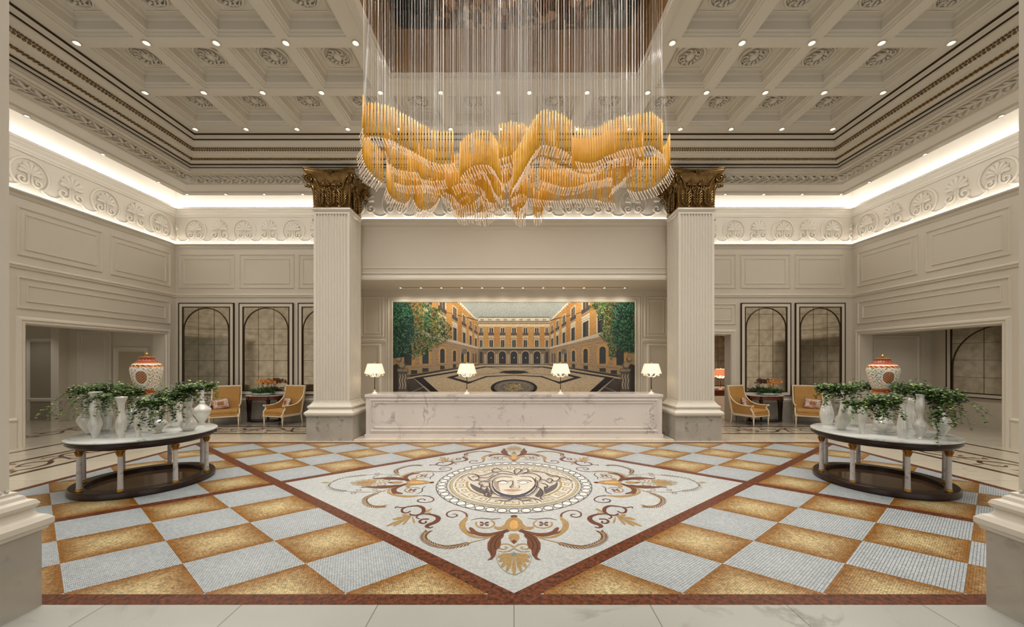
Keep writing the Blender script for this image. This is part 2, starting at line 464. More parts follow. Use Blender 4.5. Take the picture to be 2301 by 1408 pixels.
# white joints between the cells
# ------------------------------------------------------------ floor inlays
FLW = lambda x, y, l: (x, y, 0.0012 + 0.0006 * l)
fp = Paint(FLW)
BR, GO, DG, CRM, OLV = (104, 60, 40), (160, 132, 88), (84, 82, 88), (218, 212, 198), (158, 146, 98)
MY = 5.90
def c6(cx, cy): return G(920 + (1155 - 920 - 1118 * 0.2086) + cx * 0.2086, 1010 + cy * 0.2086)
def c7(cx, cy): return G(720 + cx * 0.19122, 990 + cy * 0.19122)
def sym(pts_xy, kind):
    """copies of a traced outline: 'rot' = mirrored pair turned to four sides, 'mir' = mirrored in both axes, 'lr' = left and right"""
    out = []
    L = [(x, y - MY) for x, y in pts_xy]
    if kind == 'rot':
        for m in (1, -1):
            for k in range(4):
                c, s = round(math.cos(k * PI / 2)), round(math.sin(k * PI / 2))
                out.append([(m * x * c - y * s, m * x * s + y * c + MY) for x, y in L])
    elif kind == 'mir':
        for a in (1, -1):
            for b in (1, -1): out.append([(a * x, b * y + MY) for x, y in L])
    else:
        for a in (1, -1): out.append([(a * x, y + MY) for x, y in L])
    return out
def fpoly(f, pts, col, kind, layer=1):
    for q in sym([f(*p) for p in pts], kind): fp.poly(q, col, layer=layer)
def fstroke(f, pts, w, col, kind, layer=1, sm=5):
    for q in sym(smooth_pts([f(*p) for p in pts], sm), kind): fp.stroke(q, w, col, sm=0, layer=layer)
# medallion rings
fp.ring(0, MY, 1.19, 1.19, .014, DG, 96, layer=1)
for k in range(46):
    a = 2 * PI * (k + .5) / 46; fp.ring(1.112 * math.cos(a), MY + 1.112 * math.sin(a), .062, .062, .014, DG, 20, layer=1)
    fp.ell(1.112 * math.cos(a), MY + 1.112 * math.sin(a), .055, .055, (224, 222, 216), 16, layer=0)
fp.ring(0, MY, 1.035, 1.035, .012, DG, 96, layer=1)
fp.ell(0, MY, 1.005, 1.005, (200, 199, 190), 96, layer=2)
fp.ring(0, MY, .985, .985, .03, OLV, 96, layer=3)
fp.ring(0, MY, .955, .955, .008, BR, 96, layer=3)
N_K = 22
for k in range(N_K):     # meander
    a0 = 2 * PI * k / N_K; da = 2 * PI / N_K
    key = [(0, 0), (0, 1), (.78, 1), (.78, .3), (.42, .3), (.42, .62), (.6, .62)]
    pp = [((.735 + .17 * r) * math.cos(a0 + da * t), MY + (.735 + .17 * r) * math.sin(a0 + da * t)) for t, r in key]
    fp.stroke(pp, .024, (150, 124, 74), sm=0, layer=3, taper=False)
    pp = [((.735) * math.cos(a0 + da * t), MY + .735 * math.sin(a0 + da * t)) for t in (0, .5, 1)]
    fp.stroke(pp, .022, (150, 124, 74), sm=0, layer=3, taper=False)
fp.ring(0, MY, .715, .715, .014, OLV, 72, layer=3)
fp.ell(0, MY, .69, .69, (200, 198, 188), 72, layer=3)
fp.poly([( .68 * math.cos(a), MY + .68 * math.sin(a)) for a in np.linspace(PI * 1.02, PI * 1.98, 30)] , (82, 80, 84), layer=4)
fp.poly([( .68 * math.cos(a), MY + .68 * math.sin(a)) for a in np.linspace(PI * .86, PI * 1.16, 12)] + [(-.3, MY)], (82, 80, 84), layer=4)
fp.poly([( .68 * math.cos(a), MY + .68 * math.sin(a)) for a in np.linspace(-PI * .16, PI * .14, 12)] + [(.3, MY)], (82, 80, 84), layer=4)
# woman's head with snake hair, traced on the floor plane
def hp(pts, col, l): fp.poly([c6(*p) for p in pts], col, layer=l)
def hs(pts, w, col, l, sm=5): fp.stroke(smooth_pts([c6(*p) for p in pts], sm), w, col, sm=0, layer=l)
HC, HD, HM = (196, 190, 178), (66, 56, 56), (156, 142, 130)
hp([(520, 300), (600, 262), (700, 250), (800, 248), (860, 225), (960, 208), (1050, 235), (1110, 205), (1180, 190), (1240, 205), (1290, 240), (1400, 232), (1520, 250), (1640, 285), (1750, 335), (1660, 318), (1590, 335), (1560, 372), (1500, 400), (1440, 400), (1440, 440), (1420, 500), (1440, 535), (1390, 548), (1300, 520), (1280, 545), (1120, 560), (960, 545), (820, 520), (790, 480), (830, 450), (790, 430), (720, 400), (650, 365), (600, 330)], HC, 5)
hp([(830, 395), (880, 500), (850, 520), (780, 470)], (82, 80, 84), 6)
hp([(1400, 420), (1340, 500), (1380, 520), (1440, 470)], (82, 80, 84), 6)
hp([(880, 380), (885, 410), (905, 450), (980, 500), (1110, 522), (1230, 500), (1310, 450), (1358, 395), (1350, 360), (1110, 400)], (70, 76, 96), 6)
hp([(890, 330), (888, 385), (915, 432), (975, 470), (1040, 488), (1110, 494), (1180, 488), (1250, 465), (1310, 425), (1345, 375), (1350, 300), (1290, 270), (1180, 262), (1090, 285), (980, 290), (905, 310)], (208, 202, 188), 7)
hp([(900, 345), (900, 385), (925, 430), (975, 462), (960, 420), (950, 370), (985, 345)], HM, 8)
hp([(1100, 330), (1090, 385), (1060, 405), (1085, 418), (1120, 400), (1118, 340)], HM, 8)
for q in ([(935, 350), (990, 335), (1060, 342), (1095, 335)], [(1150, 340), (1200, 330), (1280, 335), (1310, 350)]): hs(q, .022, HD, 9)
for x0 in (1000, 1215):
    fp.poly([c6(x0 + 52 * math.cos(a), 358 + 13 * math.sin(a)) for a in np.linspace(0, 2 * PI, 14)[:-1]], (240, 234, 220), layer=9)
    hs([(x0 - 58, 360), (x0 - 20, 345), (x0 + 25, 345), (x0 + 60, 362)], .016, HD, 10)
    hs([(x0 - 45, 366), (x0, 373), (x0 + 50, 366)], .008, HD, 10)
hs([(1105, 335), (1100, 380), (1075, 405), (1095, 418), (1125, 412), (1160, 418), (1180, 404), (1165, 385)], .011, HD, 10)
hs([(1000, 440), (1060, 434), (1095, 438), (1130, 434), (1205, 440)], .014, (110, 60, 54), 10)
hp([(1010, 440), (1095, 430), (1195, 440), (1130, 456), (1095, 459), (1060, 456)], (190, 150, 132), 9)
hs([(1040, 478), (1095, 472), (1150, 478)], .008, HM, 10)
hs([(890, 330), (888, 385), (915, 432), (975, 470), (1040, 488), (1110, 494), (1180, 488), (1250, 465), (1310, 425), (1345, 375), (1352, 300)], .014, HD, 10)
for q in ([(1120, 275), (1040, 262), (960, 262), (880, 300), (830, 330), (760, 340), (700, 320)], [(1140, 270), (1040, 235), (930, 235), (830, 265), (760, 280), (660, 262), (590, 275), (530, 310)],
          [(1130, 280), (1180, 240), (1230, 205), (1270, 222), (1250, 250), (1180, 265)], [(1130, 262), (1120, 230), (1150, 205), (1190, 215), (1190, 240)],
          [(1160, 268), (1260, 255), (1340, 262), (1400, 300), (1390, 340), (1340, 330)], [(1200, 255), (1330, 235), (1450, 250), (1560, 290), (1640, 300), (1745, 335)],
          [(1380, 320), (1450, 330), (1500, 360), (1530, 330), (1500, 310), (1470, 330)], [(1360, 400), (1400, 420), (1430, 470), (1400, 520), (1430, 540)],
          [(870, 330), (820, 350), (780, 340), (740, 370), (790, 400), (850, 395)], [(620, 290), (660, 330), (720, 330), (740, 300), (700, 285), (660, 300)],
          [(860, 440), (880, 480), (830, 460), (800, 480), (830, 510), (960, 520), (1100, 535), (1280, 520), (1400, 545)], [(950, 545), (1050, 552), (1120, 520), (1200, 548), (1300, 540)],
          [(980, 225), (930, 200), (880, 220), (900, 245), (960, 250)], [(1100, 300), (1000, 290), (920, 310), (880, 350)], [(1180, 290), (1280, 290), (1330, 320), (1350, 360)],
          [(1460, 260), (1520, 290), (1570, 280), (1610, 310), (1570, 340), (1520, 330)], [(700, 262), (760, 300), (840, 300), (900, 265)], [(850, 350), (860, 410), (900, 470), (1000, 510), (1120, 520)],
          [(1370, 340), (1360, 410), (1310, 470), (1230, 505), (1120, 520)], [(780, 370), (760, 420), (820, 440), (850, 480)], [(1400, 360), (1450, 370), (1480, 400), (1440, 420)]):
    hs(q, .019, HD, 9)
    hs([(a + 14, b + 7) for a, b in q], .022, HM, 8)
# corner motif
LB = [(188, 880), (150, 925), (165, 975), (260, 1025), (400, 1048), (540, 1030), (680, 992)]
fstroke(c6, LB + [(790, 965), (900, 925), (1040, 862)], .016, GO, 'rot', 2)
lb = smooth_pts([c6(*p) for p in LB], 4)
for i in range(1, len(lb) - 1):
    (x0, y0), (x1, y1) = lb[i - 1], lb[i + 1]; an = math.atan2(y0 - y1, x0 - x1)
    for s in (1, -1):
        a = an + s * 0.6; L = .08
        pts = [(lb[i][0], lb[i][1]), (lb[i][0] + L * .5 * math.cos(a) - .009 * math.sin(a), lb[i][1] + L * .5 * math.sin(a) + .009 * math.cos(a)), (lb[i][0] + L * math.cos(a), lb[i][1] + L * math.sin(a)), (lb[i][0] + L * .5 * math.cos(a) + .009 * math.sin(a), lb[i][1] + L * .5 * math.sin(a) - .009 * math.cos(a))]
        for q in sym(pts, 'rot'): fp.poly(q, (104, 66, 42), layer=1)
fstroke(c6, [(1050, 852), (960, 905), (860, 938), (760, 945), (670, 930), (600, 885), (562, 830), (566, 785), (595, 750), (612, 716)], [.02, .03, .035, .035, .04, .055, .07, .07, .05, .02], GO, 'rot', 1) if False else None
def fst2(f, pts, ws, col, kind, layer=1):
    for q in sym(smooth_pts([f(*p) for p in pts], 5), kind): fp.stroke(q, ws, col, sm=0, layer=layer)
fst2(c6, [(1050, 852), (960, 905), (860, 938), (760, 945), (670, 930), (600, 885), (562, 830), (566, 785), (595, 750), (612, 716)], [.02, .03, .03, .035, .05, .07, .075, .06, .02], GO, 'rot', 1)
fst2(c6, [(612, 722), (598, 685), (530, 657), (450, 656), (398, 682), (402, 715), (455, 728), (505, 712), (490, 694), (455, 696)], [.03, .02, .02, .022, .02, .012], (96, 62, 58), 'rot', 1)
fst2(c6, [(1065, 862), (980, 890), (870, 915), (760, 912), (690, 888), (655, 850), (640, 838)], [.05, .07, .08, .07, .05, .02], BR, 'rot', 2)
fst2(c6, [(720, 905), (650, 895), (612, 875)], [.05, .03, .01], BR, 'rot', 2)
fst2(c6, [(975, 738), (880, 748), (760, 738), (655, 757)], [.01, .018, .02, .01], DG, 'rot', 1)
def gcirc(f, cx, cy, rx, ry, w, col, kind, layer, a0=0, a1=2 * PI):
    for q in sym([f(cx + rx * math.cos(a), cy + ry * math.sin(a)) for a in np.linspace(a0, a1, 26)], kind): fp.stroke(q, w, col, sm=0, layer=layer, taper=False)
gcirc(c6, 808, 798, 100, 46, .022, GO, 'rot', 1, -.9, 3.6)
for k in range(4):
    a = PI / 4 + k * PI / 2
    ce = (798 + 34 * math.cos(a), 798 + 15 * math.sin(a))
    fpoly(c6, [(798, 798), (ce[0] + 26 * math.cos(a + 1.0), ce[1] + 12 * math.sin(a + 1.0)), (798 + 66 * math.cos(a), 798 + 30 * math.sin(a)), (ce[0] + 26 * math.cos(a - 1.0), ce[1] + 12 * math.sin(a - 1.0))], BR, 'rot', 1)
fpoly(c6, [(1118, 728), (1070, 738), (1035, 765), (1015, 805), (985, 828), (940, 832), (908, 826), (900, 843), (940, 862), (995, 858), (1035, 850), (1062, 872), (1118, 876)], GO, 'rot', 3)
fpoly(c6, [(1118, 760), (1085, 770), (1070, 810), (1085, 850), (1118, 856)], (206, 160, 96), 'rot', 4)
fpoly(c6, [(1118, 704), (1090, 708), (1078, 718), (1092, 730), (1118, 733)], BR, 'rot', 3)
fpoly(c6, [(1068, 850), (1000, 868), (930, 903), (868, 950), (832, 1005), (832, 1070), (862, 1125), (868, 1160), (828, 1192), (885, 1182), (925, 1130), (930, 1080), (962, 1055), (978, 1010), (975, 968), (1010, 930), (1002, 900), (1062, 884)], BR, 'rot', 3)
for q in ([(1040, 866), (930, 930), (870, 1010), (870, 1090), (895, 1140)], [(1020, 895), (940, 960), (910, 1030), (920, 1080)]): fst2(c6, q, [.008, .012, .008], (62, 34, 26), 'rot', 4)
fpoly(c6, [(1118, 902), (1085, 904), (1062, 918), (1060, 955), (1080, 985), (1118, 990)], GO, 'rot', 1)
fpoly(c6, [(1118, 966), (1085, 990), (1118, 1016)], BR, 'rot', 2)
fst2(c6, [(1118, 1052), (1070, 1022), (1010, 1015), (965, 1030), (962, 1062), (1010, 1072), (1045, 1055), (1020, 1045)], [.02, .022, .02, .015], GO, 'rot', 1)
fst2(c6, [(1118, 1062), (1060, 1092), (1000, 1100), (945, 1090)], [.02, .02, .012], GO, 'rot', 1)
fst2(c6, [(1118, 1350), (1040, 1320), (975, 1265), (940, 1205), (932, 1150), (960, 1110)], [.008, .008], (150, 150, 130), 'rot', 1)
def palm(f, base, tips, w, col, kind, layer=1):
    bx, by = base
    for tx, ty in tips:
        dx, dy = tx - bx, ty - by; d = math.hypot(dx, dy); nx, ny = -dy / d * w, dx / d * w
        fpoly(f, [(bx, by), (bx + dx * .7 + nx, by + dy * .7 + ny), (tx + nx * .5, ty + ny * .5), (tx, ty + (ty - by) * .03), (tx - nx * .5, ty - ny * .5), (bx + dx * .7 - nx, by + dy * .7 - ny)], col, kind, layer)
palm(c6, (1114, 1112), [(1118, 1345), (1040, 1310), (985, 1262), (955, 1205), (945, 1155)], 24, GO, 'rot', 1)
fpoly(c6, [(1118, 1095), (1088, 1125), (1118, 1140)], (110, 140, 140), 'rot', 2)
# side motif
palm(c7, (1075, 878), [(778, 1003), (860, 1000), (965, 985), (850, 925), (960, 872), (1105, 968)], 14, GO, 'mir', 1)
palm(c7, (1180, 862), [(1312, 798), (1296, 850), (1235, 812)], 12, GO, 'mir', 1)
for pts, ws in (([(880, 792), (895, 776), (960, 786), (1060, 770), (1150, 765), (1205, 790), (1212, 830), (1175, 862), (1110, 876), (1060, 866), (1052, 852)], [.02, .02, .03, .045, .05, .04, .03, .015]),
                ([(1000, 780), (960, 806), (968, 840), (1020, 846), (1058, 824)], [.03, .03, .02]),
                ([(1195, 860), (1290, 864), (1368, 888), (1385, 920), (1345, 958), (1275, 985), (1250, 1008), (1285, 1022), (1325, 1010)], [.02, .04, .06, .07, .06, .03, .015]),
                ([(1150, 872), (1128, 900), (1165, 916)], [.02, .02]), ([(1275, 920), (1200, 922), (1165, 948), (1195, 970), (1240, 962), (1236, 942)], [.03, .03, .02])):
    fst2(c7, pts, ws, (98, 56, 46), 'mir', 2)
# long loops to the left and right
LP = [(770, 590), (640, 600), (430, 602), (300, 590), (165, 570), (100, 530), (130, 492)]
for q in sym(smooth_pts([c7(*p) for p in LP], 6), 'mir'): fp.stroke(q, .012, (120, 112, 92), sm=0, layer=1)
lb = smooth_pts([c7(*p) for p in [(300, 590), (220, 580), (150, 565), (105, 535), (130, 500)]], 3)
for i in range(len(lb)):
    for s in (1, -1):
        a = PI + s * .9; L = .07
        pts = [lb[i], (lb[i][0] + L * .5 * math.cos(a) + .007, lb[i][1] + L * .5 * math.sin(a)), (lb[i][0] + L * math.cos(a), lb[i][1] + L * math.sin(a)), (lb[i][0] + L * .5 * math.cos(a) - .007, lb[i][1] + L * .5 * math.sin(a))]
        for q in sym(pts, 'mir'): fp.poly(q, (92, 62, 48), layer=1)
for cx, cy in ((390, 615), (450, 580), (640, 575), (690, 595)): gcirc(c7, cx, cy, 28, 9, .01, (110, 92, 80), 'mir', 1)
fpoly(c7, [(0, 490), (60, 480), (125, 490), (60, 500)], OLV, 'lr', 1)
M_INLAY = colmat('mosaic_stones', 0.32, 75)
o = fp.build('mosaic_medallion', M_INLAY)
tag(o, 'round floor mosaic of a face with snakes for hair, framed by scrolls', 'mosaic')
# scroll borders around the field
def scroll_band(p0, d, n, L, w, nm, lab):
    sp = Paint(FLW); dx, dy = d; ex, ey = -dy, dx
    for k in range(n):
        s = 1 if k % 2 == 0 else -1
        x0 = p0[0] + dx * L * k; y0 = p0[1] + dy * L * k
        f = lambda a, b, l: FLW(x0 + dx * a + ex * b * s, y0 + dy * a + ey * b * s, l)
        c = (66, 44, 34)
        sp.stroke([(0, -w * .3), (L * .25, w * .28), (L * .6, w * .34), (L * .85, w * .05), (L * .7, -w * .2), (L * .48, -w * .08), (L * .55, w * .1)], [.04, .075, .075, .06, .04], c, f, 5)
        sp.stroke([(L * .25, w * .25), (L * .1, w * .38), (-L * .05, w * .3)], [.07, .05, .02], (96, 60, 44), f, 4)
        sp.stroke([(L * .85, w * .05), (L * 1.05, -w * .1), (L * 1.1, w * .25)], [.06, .06, .02], (110, 74, 52), f, 4)
        for a, b, r in ((.3, -.2, 2.2), (.35, .05, 2.6), (.95, .3, .6), (.15, 0, 2.0), (.6, -.3, 5.0)): sp.leaf(L * a, w * b, .2, .045, r, (120, 84, 58), f)
    o = sp.build(nm, M_INLAY); tag(o, lab, 'floor inlay')
scroll_band((-9.3, 10.39), (1, 0), 4, 1.03, .86, 'scroll_border', 'dark scroll inlay running across the pale floor in front of the left armchairs')
scroll_band((5.3, 10.39), (1, 0), 4, 1.03, .86, 'scroll_border', 'dark scroll inlay running across the pale floor in front of the right armchairs')
scroll_band((-8.84, 3.2), (0, 1), 7, 1.03, .86, 'scroll_border', 'dark scroll inlay on the pale floor along the left wall')
scroll_band((-12.2, 6.2), (0, 1), 5, 1.03, .86, 'scroll_border', 'dark scroll inlay on the corridor floor beyond the left wall opening')
scroll_band((8.84, 3.2), (0, 1), 7, 1.03, .86, 'scroll_border', 'dark scroll inlay on the pale floor along the right wall')
# ============================================================ CEILING
ZC = 6.96
XB = [-6.96, -5.85, -4.74, -3.63, -2.52, -1.38, -.29, .29, 1.38, 2.52, 3.63, 4.74, 5.85, 6.96]
YB_ = [3.79, 4.90, 6.02, 7.135, 8.26]
HX, HY0, HY1 = 2.21, 5.02, 6.72      # opening over the chandelier
def in_hole(x, y): return abs(x) < 2.5 and 4.7 < y < 7.1
cells = []
for i in range(len(XB) - 1):
    for j in range(len(YB_) - 1):
        xm, ym = (XB[i] + XB[i + 1]) / 2, (YB_[j] + YB_[j + 1]) / 2
        if in_hole(xm, ym): continue
        b = .1
        cells.append((XB[i] + b, XB[i + 1] - b, YB_[j] + b, YB_[j + 1] - b))
cm = MB()
xs = sorted(set([-7.2, 7.2, -HX, HX] + [c[k] for c in cells for k in (0, 1)]))
ys = sorted(set([3.25, 8.5, HY0, HY1] + [c[k] for c in cells for k in (2, 3)]))
for i in range(len(xs) - 1):
    for j in range(len(ys) - 1):
        xm, ym = (xs[i] + xs[i + 1]) / 2, (ys[j] + ys[j + 1]) / 2
        if abs(xm) < HX and HY0 < ym < HY1: continue
        if any(c[0] < xm < c[1] and c[2] < ym < c[3] for c in cells): continue
        cm.quad((xs[i], ys[j], ZC), (xs[i], ys[j + 1], ZC), (xs[i + 1], ys[j + 1], ZC), (xs[i + 1], ys[j], ZC))
CP = [(0, ZC), (0, ZC + .025), (.03, ZC + .03), (.035, ZC + .06), (.055, ZC + .075), (.06, ZC + .2), (.09, ZC + .215), (.1, ZC + .25)]
for c in cells:
    cm.sweep(rect_path(*c), CP)
    w = .1
    x0, x1, y0, y1 = c[0] + w, c[1] - w, c[2] + w, c[3] - w; z = ZC + .25
    cm.quad((x0, y0, z), (x0, y1, z), (x1, y1, z), (x1, y0, z))
    if x1 - x0 > .4:
        q = .075
        cm.sweep(rect_path(x0 + q, x1 - q, y0 + q, y1 - q), [(-.012, z), (-.012, z - .012), (0, z - .02), (.012, z - .012), (.012, z)])
# frame round the opening
cm.sweep(rect_path(-HX, HX, HY0, HY1, False), [(0, ZC + .03), (0, ZC - .05), (.03, ZC - .06), (.1, ZC - .05), (.11, ZC - .03), (.14, ZC - .03), (.16, ZC)])
ceiling = struct('ceiling', cm, M_CEIL)
# plaster roundels with a small face
rm = MB()
rm.torus((0, 0, -.012), .225, .02, 28, 6); rm.torus((0, 0, -.008), .185, .01, 24, 5)
rm.ball((0, .02, 0), .092, 12, 0, .85, 1.1, .55)
rm.ball((0, .03, -.035), .016, 6, 0, .8, 1.8, 1)
for sx in (-1, 1): rm.ball((sx * .028, .045, -.03), .012, 6)
rm.ball((0, -.015, -.033), .014, 6, 0, 1.8, .7, 1)
for k in range(11):
    a = PI * 2 * k / 11 + .3; r = .115 + .02 * (k % 2)
    rm.tube([(r * .75 * math.cos(a), .02 + r * .75 * math.sin(a), -.02), (r * 1.1 * math.cos(a + .3), .02 + r * 1.1 * math.sin(a + .3), -.035), (r * 1.35 * math.cos(a + .05), .02 + r * 1.3 * math.sin(a + .05), -.03), (r * 1.25 * math.cos(a - .25), .02 + r * 1.25 * math.sin(a - .25), -.015)], [.022, .02, .017, .008], 6)
r0 = None; cnt = {}
NTH = ['first', 'second', 'third', 'fourth', 'fifth', 'sixth', 'seventh', 'eighth', 'ninth', 'tenth', 'eleventh', 'twelfth', 'thirteenth', 'fourteenth']
def rowname(y):
    return 'front row' if y < 5.7 else 'second row from the back wall' if y < 7.1 else 'back row'
ros = [c for c in cells if (c[1] - c[0]) > .6 and c[3] > 5]
for i, c in enumerate(sorted(ros, key=lambda c: (-c[3], c[0]))):
    x, y = (c[0] + c[1]) / 2, (c[2] + c[3]) / 2
    if r0 is None:
        o = rm.build('ceiling_roundel', M_CEIL, smooth=True); r0 = o
    else:
        o = r0.copy(); COL.objects.link(o)
    o.location = (x, y, ZC + .25)
    rw = 0 if y > 7.2 else 1 if y > 6.1 else 2
    cnt[rw] = cnt.get(rw, 0) + 1
    tag(o, 'plaster roundel with a relief face, %s from the left in the %s row of coffers' % (NTH[cnt[rw] - 1], ('back', 'middle', 'front')[rw]), 'ceiling roundel', 'plaster roundels in the ceiling coffers')
# recess above the opening: timber sides and a painted soffit
rc = MB()
ZR = 7.78
rc.sweep(rect_path(-HX, HX, HY0, HY1), [(0, ZC + .03), (0, ZR)])
s = MB(); s.box(-HX + .05, HX - .05, HY0 + .005, HY0 + .065, ZC + .30, ZC + .312); s.box(-HX + .003, -HX + .02, HY0 + .1, HY1 - .9, ZC + .07, ZC + .09) if False else None; struct('trim_33', s, M_COVE)  # glowing strip added out of view to brighten the brown recess
rc2 = MB(); rc2.sweep(rect_path(-HX, HX, HY0, HY1), [(0.001, ZC + .0), (.03, ZC + .03), (.001, ZC + .06)])
M_RECESS = mat('brown_recess_panel', (158, 126, 84), 0.35, 0, noise=(1.3, 0.28))
struct('trim_1', rc, M_RECESS); struct('trim_2', rc2, M_TRIM)
cp = Paint(lambda x, y, l: (x, y, ZR - .0012 * l))
cp.poly([(-HX, HY0), (HX, HY0), (HX, HY1), (-HX, HY1)], (128, 100, 62), layer=0)
def rrect(x0, x1, y0, y1, r, n=6):
    out = []
    for cx, cy, a0 in ((x1 - r, y1 - r, 0), (x0 + r, y1 - r, PI / 2), (x0 + r, y0 + r, PI), (x1 - r, y0 + r, 1.5 * PI)):
        out += [(cx + r * math.cos(a0 + PI / 2 * k / n), cy + r * math.sin(a0 + PI / 2 * k / n)) for k in range(n + 1)]
    return out
cp.poly(rrect(-2.08, 2.08, HY0 + .1, HY1 - .02, .14), (80, 56, 34), layer=1)
cp.poly(rrect(-2.02, -1.15, HY0 + .15, HY1 - .04, .12), (20, 34, 36), layer=2)
cp.poly(rrect(1.25, 2.04, HY0 + .15, HY1 - .04, .16), (22, 32, 28), layer=2)
rr = random.Random(3)
for k in range(260):
    x = rr.uniform(-1.3, 1.35); y = rr.uniform(HY0 + .15, HY1 - .05)
    c = rr.choice([(96, 56, 26), (150, 104, 60), (44, 30, 22), (176, 136, 88), (120, 70, 34), (60, 40, 28), (190, 150, 110), (40, 50, 52)])
    cp.ell(x, y, rr.uniform(.03, .14), rr.uniform(.02, .12), c, 7, layer=2 + rr.random() * 2)
for k in range(420):
    s = rr.choice((-1, 1)); x = s * rr.uniform(1.28, 1.98); y = rr.uniform(HY0 + .2, HY1 - .1)
    cp.leaf(x, y, .06, .012, rr.uniform(0, 6), rr.choice([(40, 58, 44), (58, 72, 46), (28, 46, 50), (90, 96, 60)]), layer=3)
for k in range(16):
    x = -1.2 + k * .16; cp.stroke([(x, HY1 - .06), (x + .05, HY1 - .25), (x - .04, HY1 - .5), (x + .1, HY1 - .8)], .03, rr.choice([(30, 22, 18), (186, 150, 104), (140, 92, 50)]), layer=5)
o = cp.build('ceiling_painting', colmat('old_painting', 0.3)); tag(o, 'dark brown painted panel with shadowy figures and foliage in the ceiling opening above the chandelier', 'ceiling painting')
# ============================================================ CORNICE / BEAM RING
BXI, BYI0, BYI1 = 7.81, 11.765 - 9.12, 9.12
path = rect_path(-BXI, BXI, BYI0, BYI1)          # positive = towards the room middle
cor = MB()
prof = [(.72, ZC), (.69, ZC - .005), (.66, 6.925), (.60, 6.92), (.585, 6.90), (.56, 6.885), (.55, 6.86), (.52, 6.83), (.47, 6.79), (.44, 6.77), (.43, 6.745),
        (.40, 6.70), (.36, 6.69), (.34, 6.66), (.31, 6.645), (.25, 6.60), (.19, 6.60), (.17, 6.58), (.06, 6.575), (.05, 6.545), (.02, 6.54), (.02, 6.50), (0, 6.49), (0, 6.45),
        (-.10, 6.45), (-.10, 6.47), (-.13, 6.47), (-.13, 6.45), (-.15, 6.435), (-.17, 6.45), (-.53, 6.45), (-.55, 6.435), (-.58, 6.45), (-.60, 6.45), (-.62, 6.43),
        (-.66, 6.43), (-1.06, 6.455), (-1.10, 6.43), (-1.25, 6.43), (-1.25, 6.52), (-1.32, 6.56), (-1.32, 7.02)]
cor.sweep(path, prof)
cor.sweep(path, [(-1.32, 7.02), (.72, 7.02)])
struct('trim_3', cor, M_TRIM)
# dark inlaid lines
dl = MB()
for d, z, r in ((.69, ZC - .012, .014), (.575, 6.895, .012), (.11, 6.57, .012), (.035, 6.538, .007)):
    dl.sweep(path, [(d + r, z + r), (d + r, z - r), (d - r, z - r), (d - r, z + r)])
struct('trim_4', dl, M_BRONZE)
def along(path, d, step):
    out = []
    n = len(path)
    for i in range(n):
        a, b = path[i], path[(i + 1) % n]
        p0 = Vector((a[0] + a[2] * d, a[1] + a[3] * d)); p1 = Vector((b[0] + b[2] * d, b[1] + b[3] * d))
        L = (p1 - p0).length; m = max(1, int(L / step)); t = (p1 - p0) / L
        for k in range(m):
            q = p0 + t * (k + .5) * L / m
            if q.y > 5.2: out.append((q.x, q.y, t.x, t.y))
    return out
bd = MB()
for x, y, tx, ty in along(path, .425, .06): bd.ball((x, y, 6.732), .025, 6, 0, 1, 1, .8); 
for x, y, tx, ty in along(path, .455, .045): bd.box(x - .011, x + .011, y - .011, y + .011, 6.75, 6.775)
bd2 = MB()
for x, y, tx, ty in along(path, .28, .065):
    bd2.tube([(x - tx * .035, y - ty * .035, 6.645), (x + tx * .02, y + ty * .02, 6.61), (x + tx * .055, y + ty * .055, 6.585)], [.012, .019, .012], 5)
    bd2.ball((x + tx * .045, y + ty * .045, 6.645), .014, 5)
struct('trim_5', bd, M_GOLDD, smooth=True); struct('trim_6', bd2, M_GOLDD, smooth=True)
# carved leaf band on the soffit
cv = MB()
for x, y, tx, ty in along(path, -.35, .22):
    nx, ny = -ty, tx
    for s in (-1, 1):
        f = lambda a, b, c: (x + tx * a + nx * b * s, y + ty * a + ny * b * 1.25 * s, 6.45 - c)
        cv.tube([f(-.10, .0, .005), f(-.03, .07, .03), f(.05, .12, .03), f(.11, .15, .01)], [.02, .03, .024, .01], 5)
        cv.tube([f(-.04, .05, .01), f(-.06, .12, .03), f(-.03, .165, .02)], [.02, .022, .01], 5)
        cv.tube([f(.04, .02, .01), f(.09, .05, .025), f(.12, .04, .01)], [.016, .018, .008], 5)
struct('trim_7', cv, M_TRIM, smooth=True)
# ============================================================ OUTER CEILING AND WALLS
XW, YW, ZO = 10.78, 12.05, 7.55
oc = MB()
pth = [(-XW, -3.9, 1, 1), (-XW, YW, 1, -1), (XW, YW, -1, -1), (XW, -3.9, -1, 1)]
oc.box(-XW, XW, -3.9, BYI0 - 1.3, ZO, ZO + .05); oc.box(-XW, XW, BYI1 + 1.3, YW, ZO, ZO + .05)
oc.box(-XW, -BXI - 1.3, BYI0 - 1.3, BYI1 + 1.3, ZO, ZO + .05); oc.box(BXI + 1.3, XW, BYI0 - 1.3, BYI1 + 1.3, ZO, ZO + .05)
for p in ((-BXI - 1.34, -BXI - 1.3, BYI0 - 1.34, BYI1 + 1.34), (BXI + 1.3, BXI + 1.34, BYI0 - 1.34, BYI1 + 1.34), (-BXI - 1.3, BXI + 1.3, BYI1 + 1.3, BYI1 + 1.34), (-BXI - 1.3, BXI + 1.3, BYI0 - 1.34, BYI0 - 1.3)):
    oc.box(*p, 7.0, ZO)
struct('trim_8', oc, M_CEIL)
hc = MB(); hc.sweep(rect_path(-BXI - 1.345, BXI + 1.345, BYI0 - 1.345, BYI1 + 1.345), [(0, 6.60), (0, 6.66)]); struct('trim_34', hc, M_COVE)  # extra hidden strip added behind the beam to brighten the cove walls
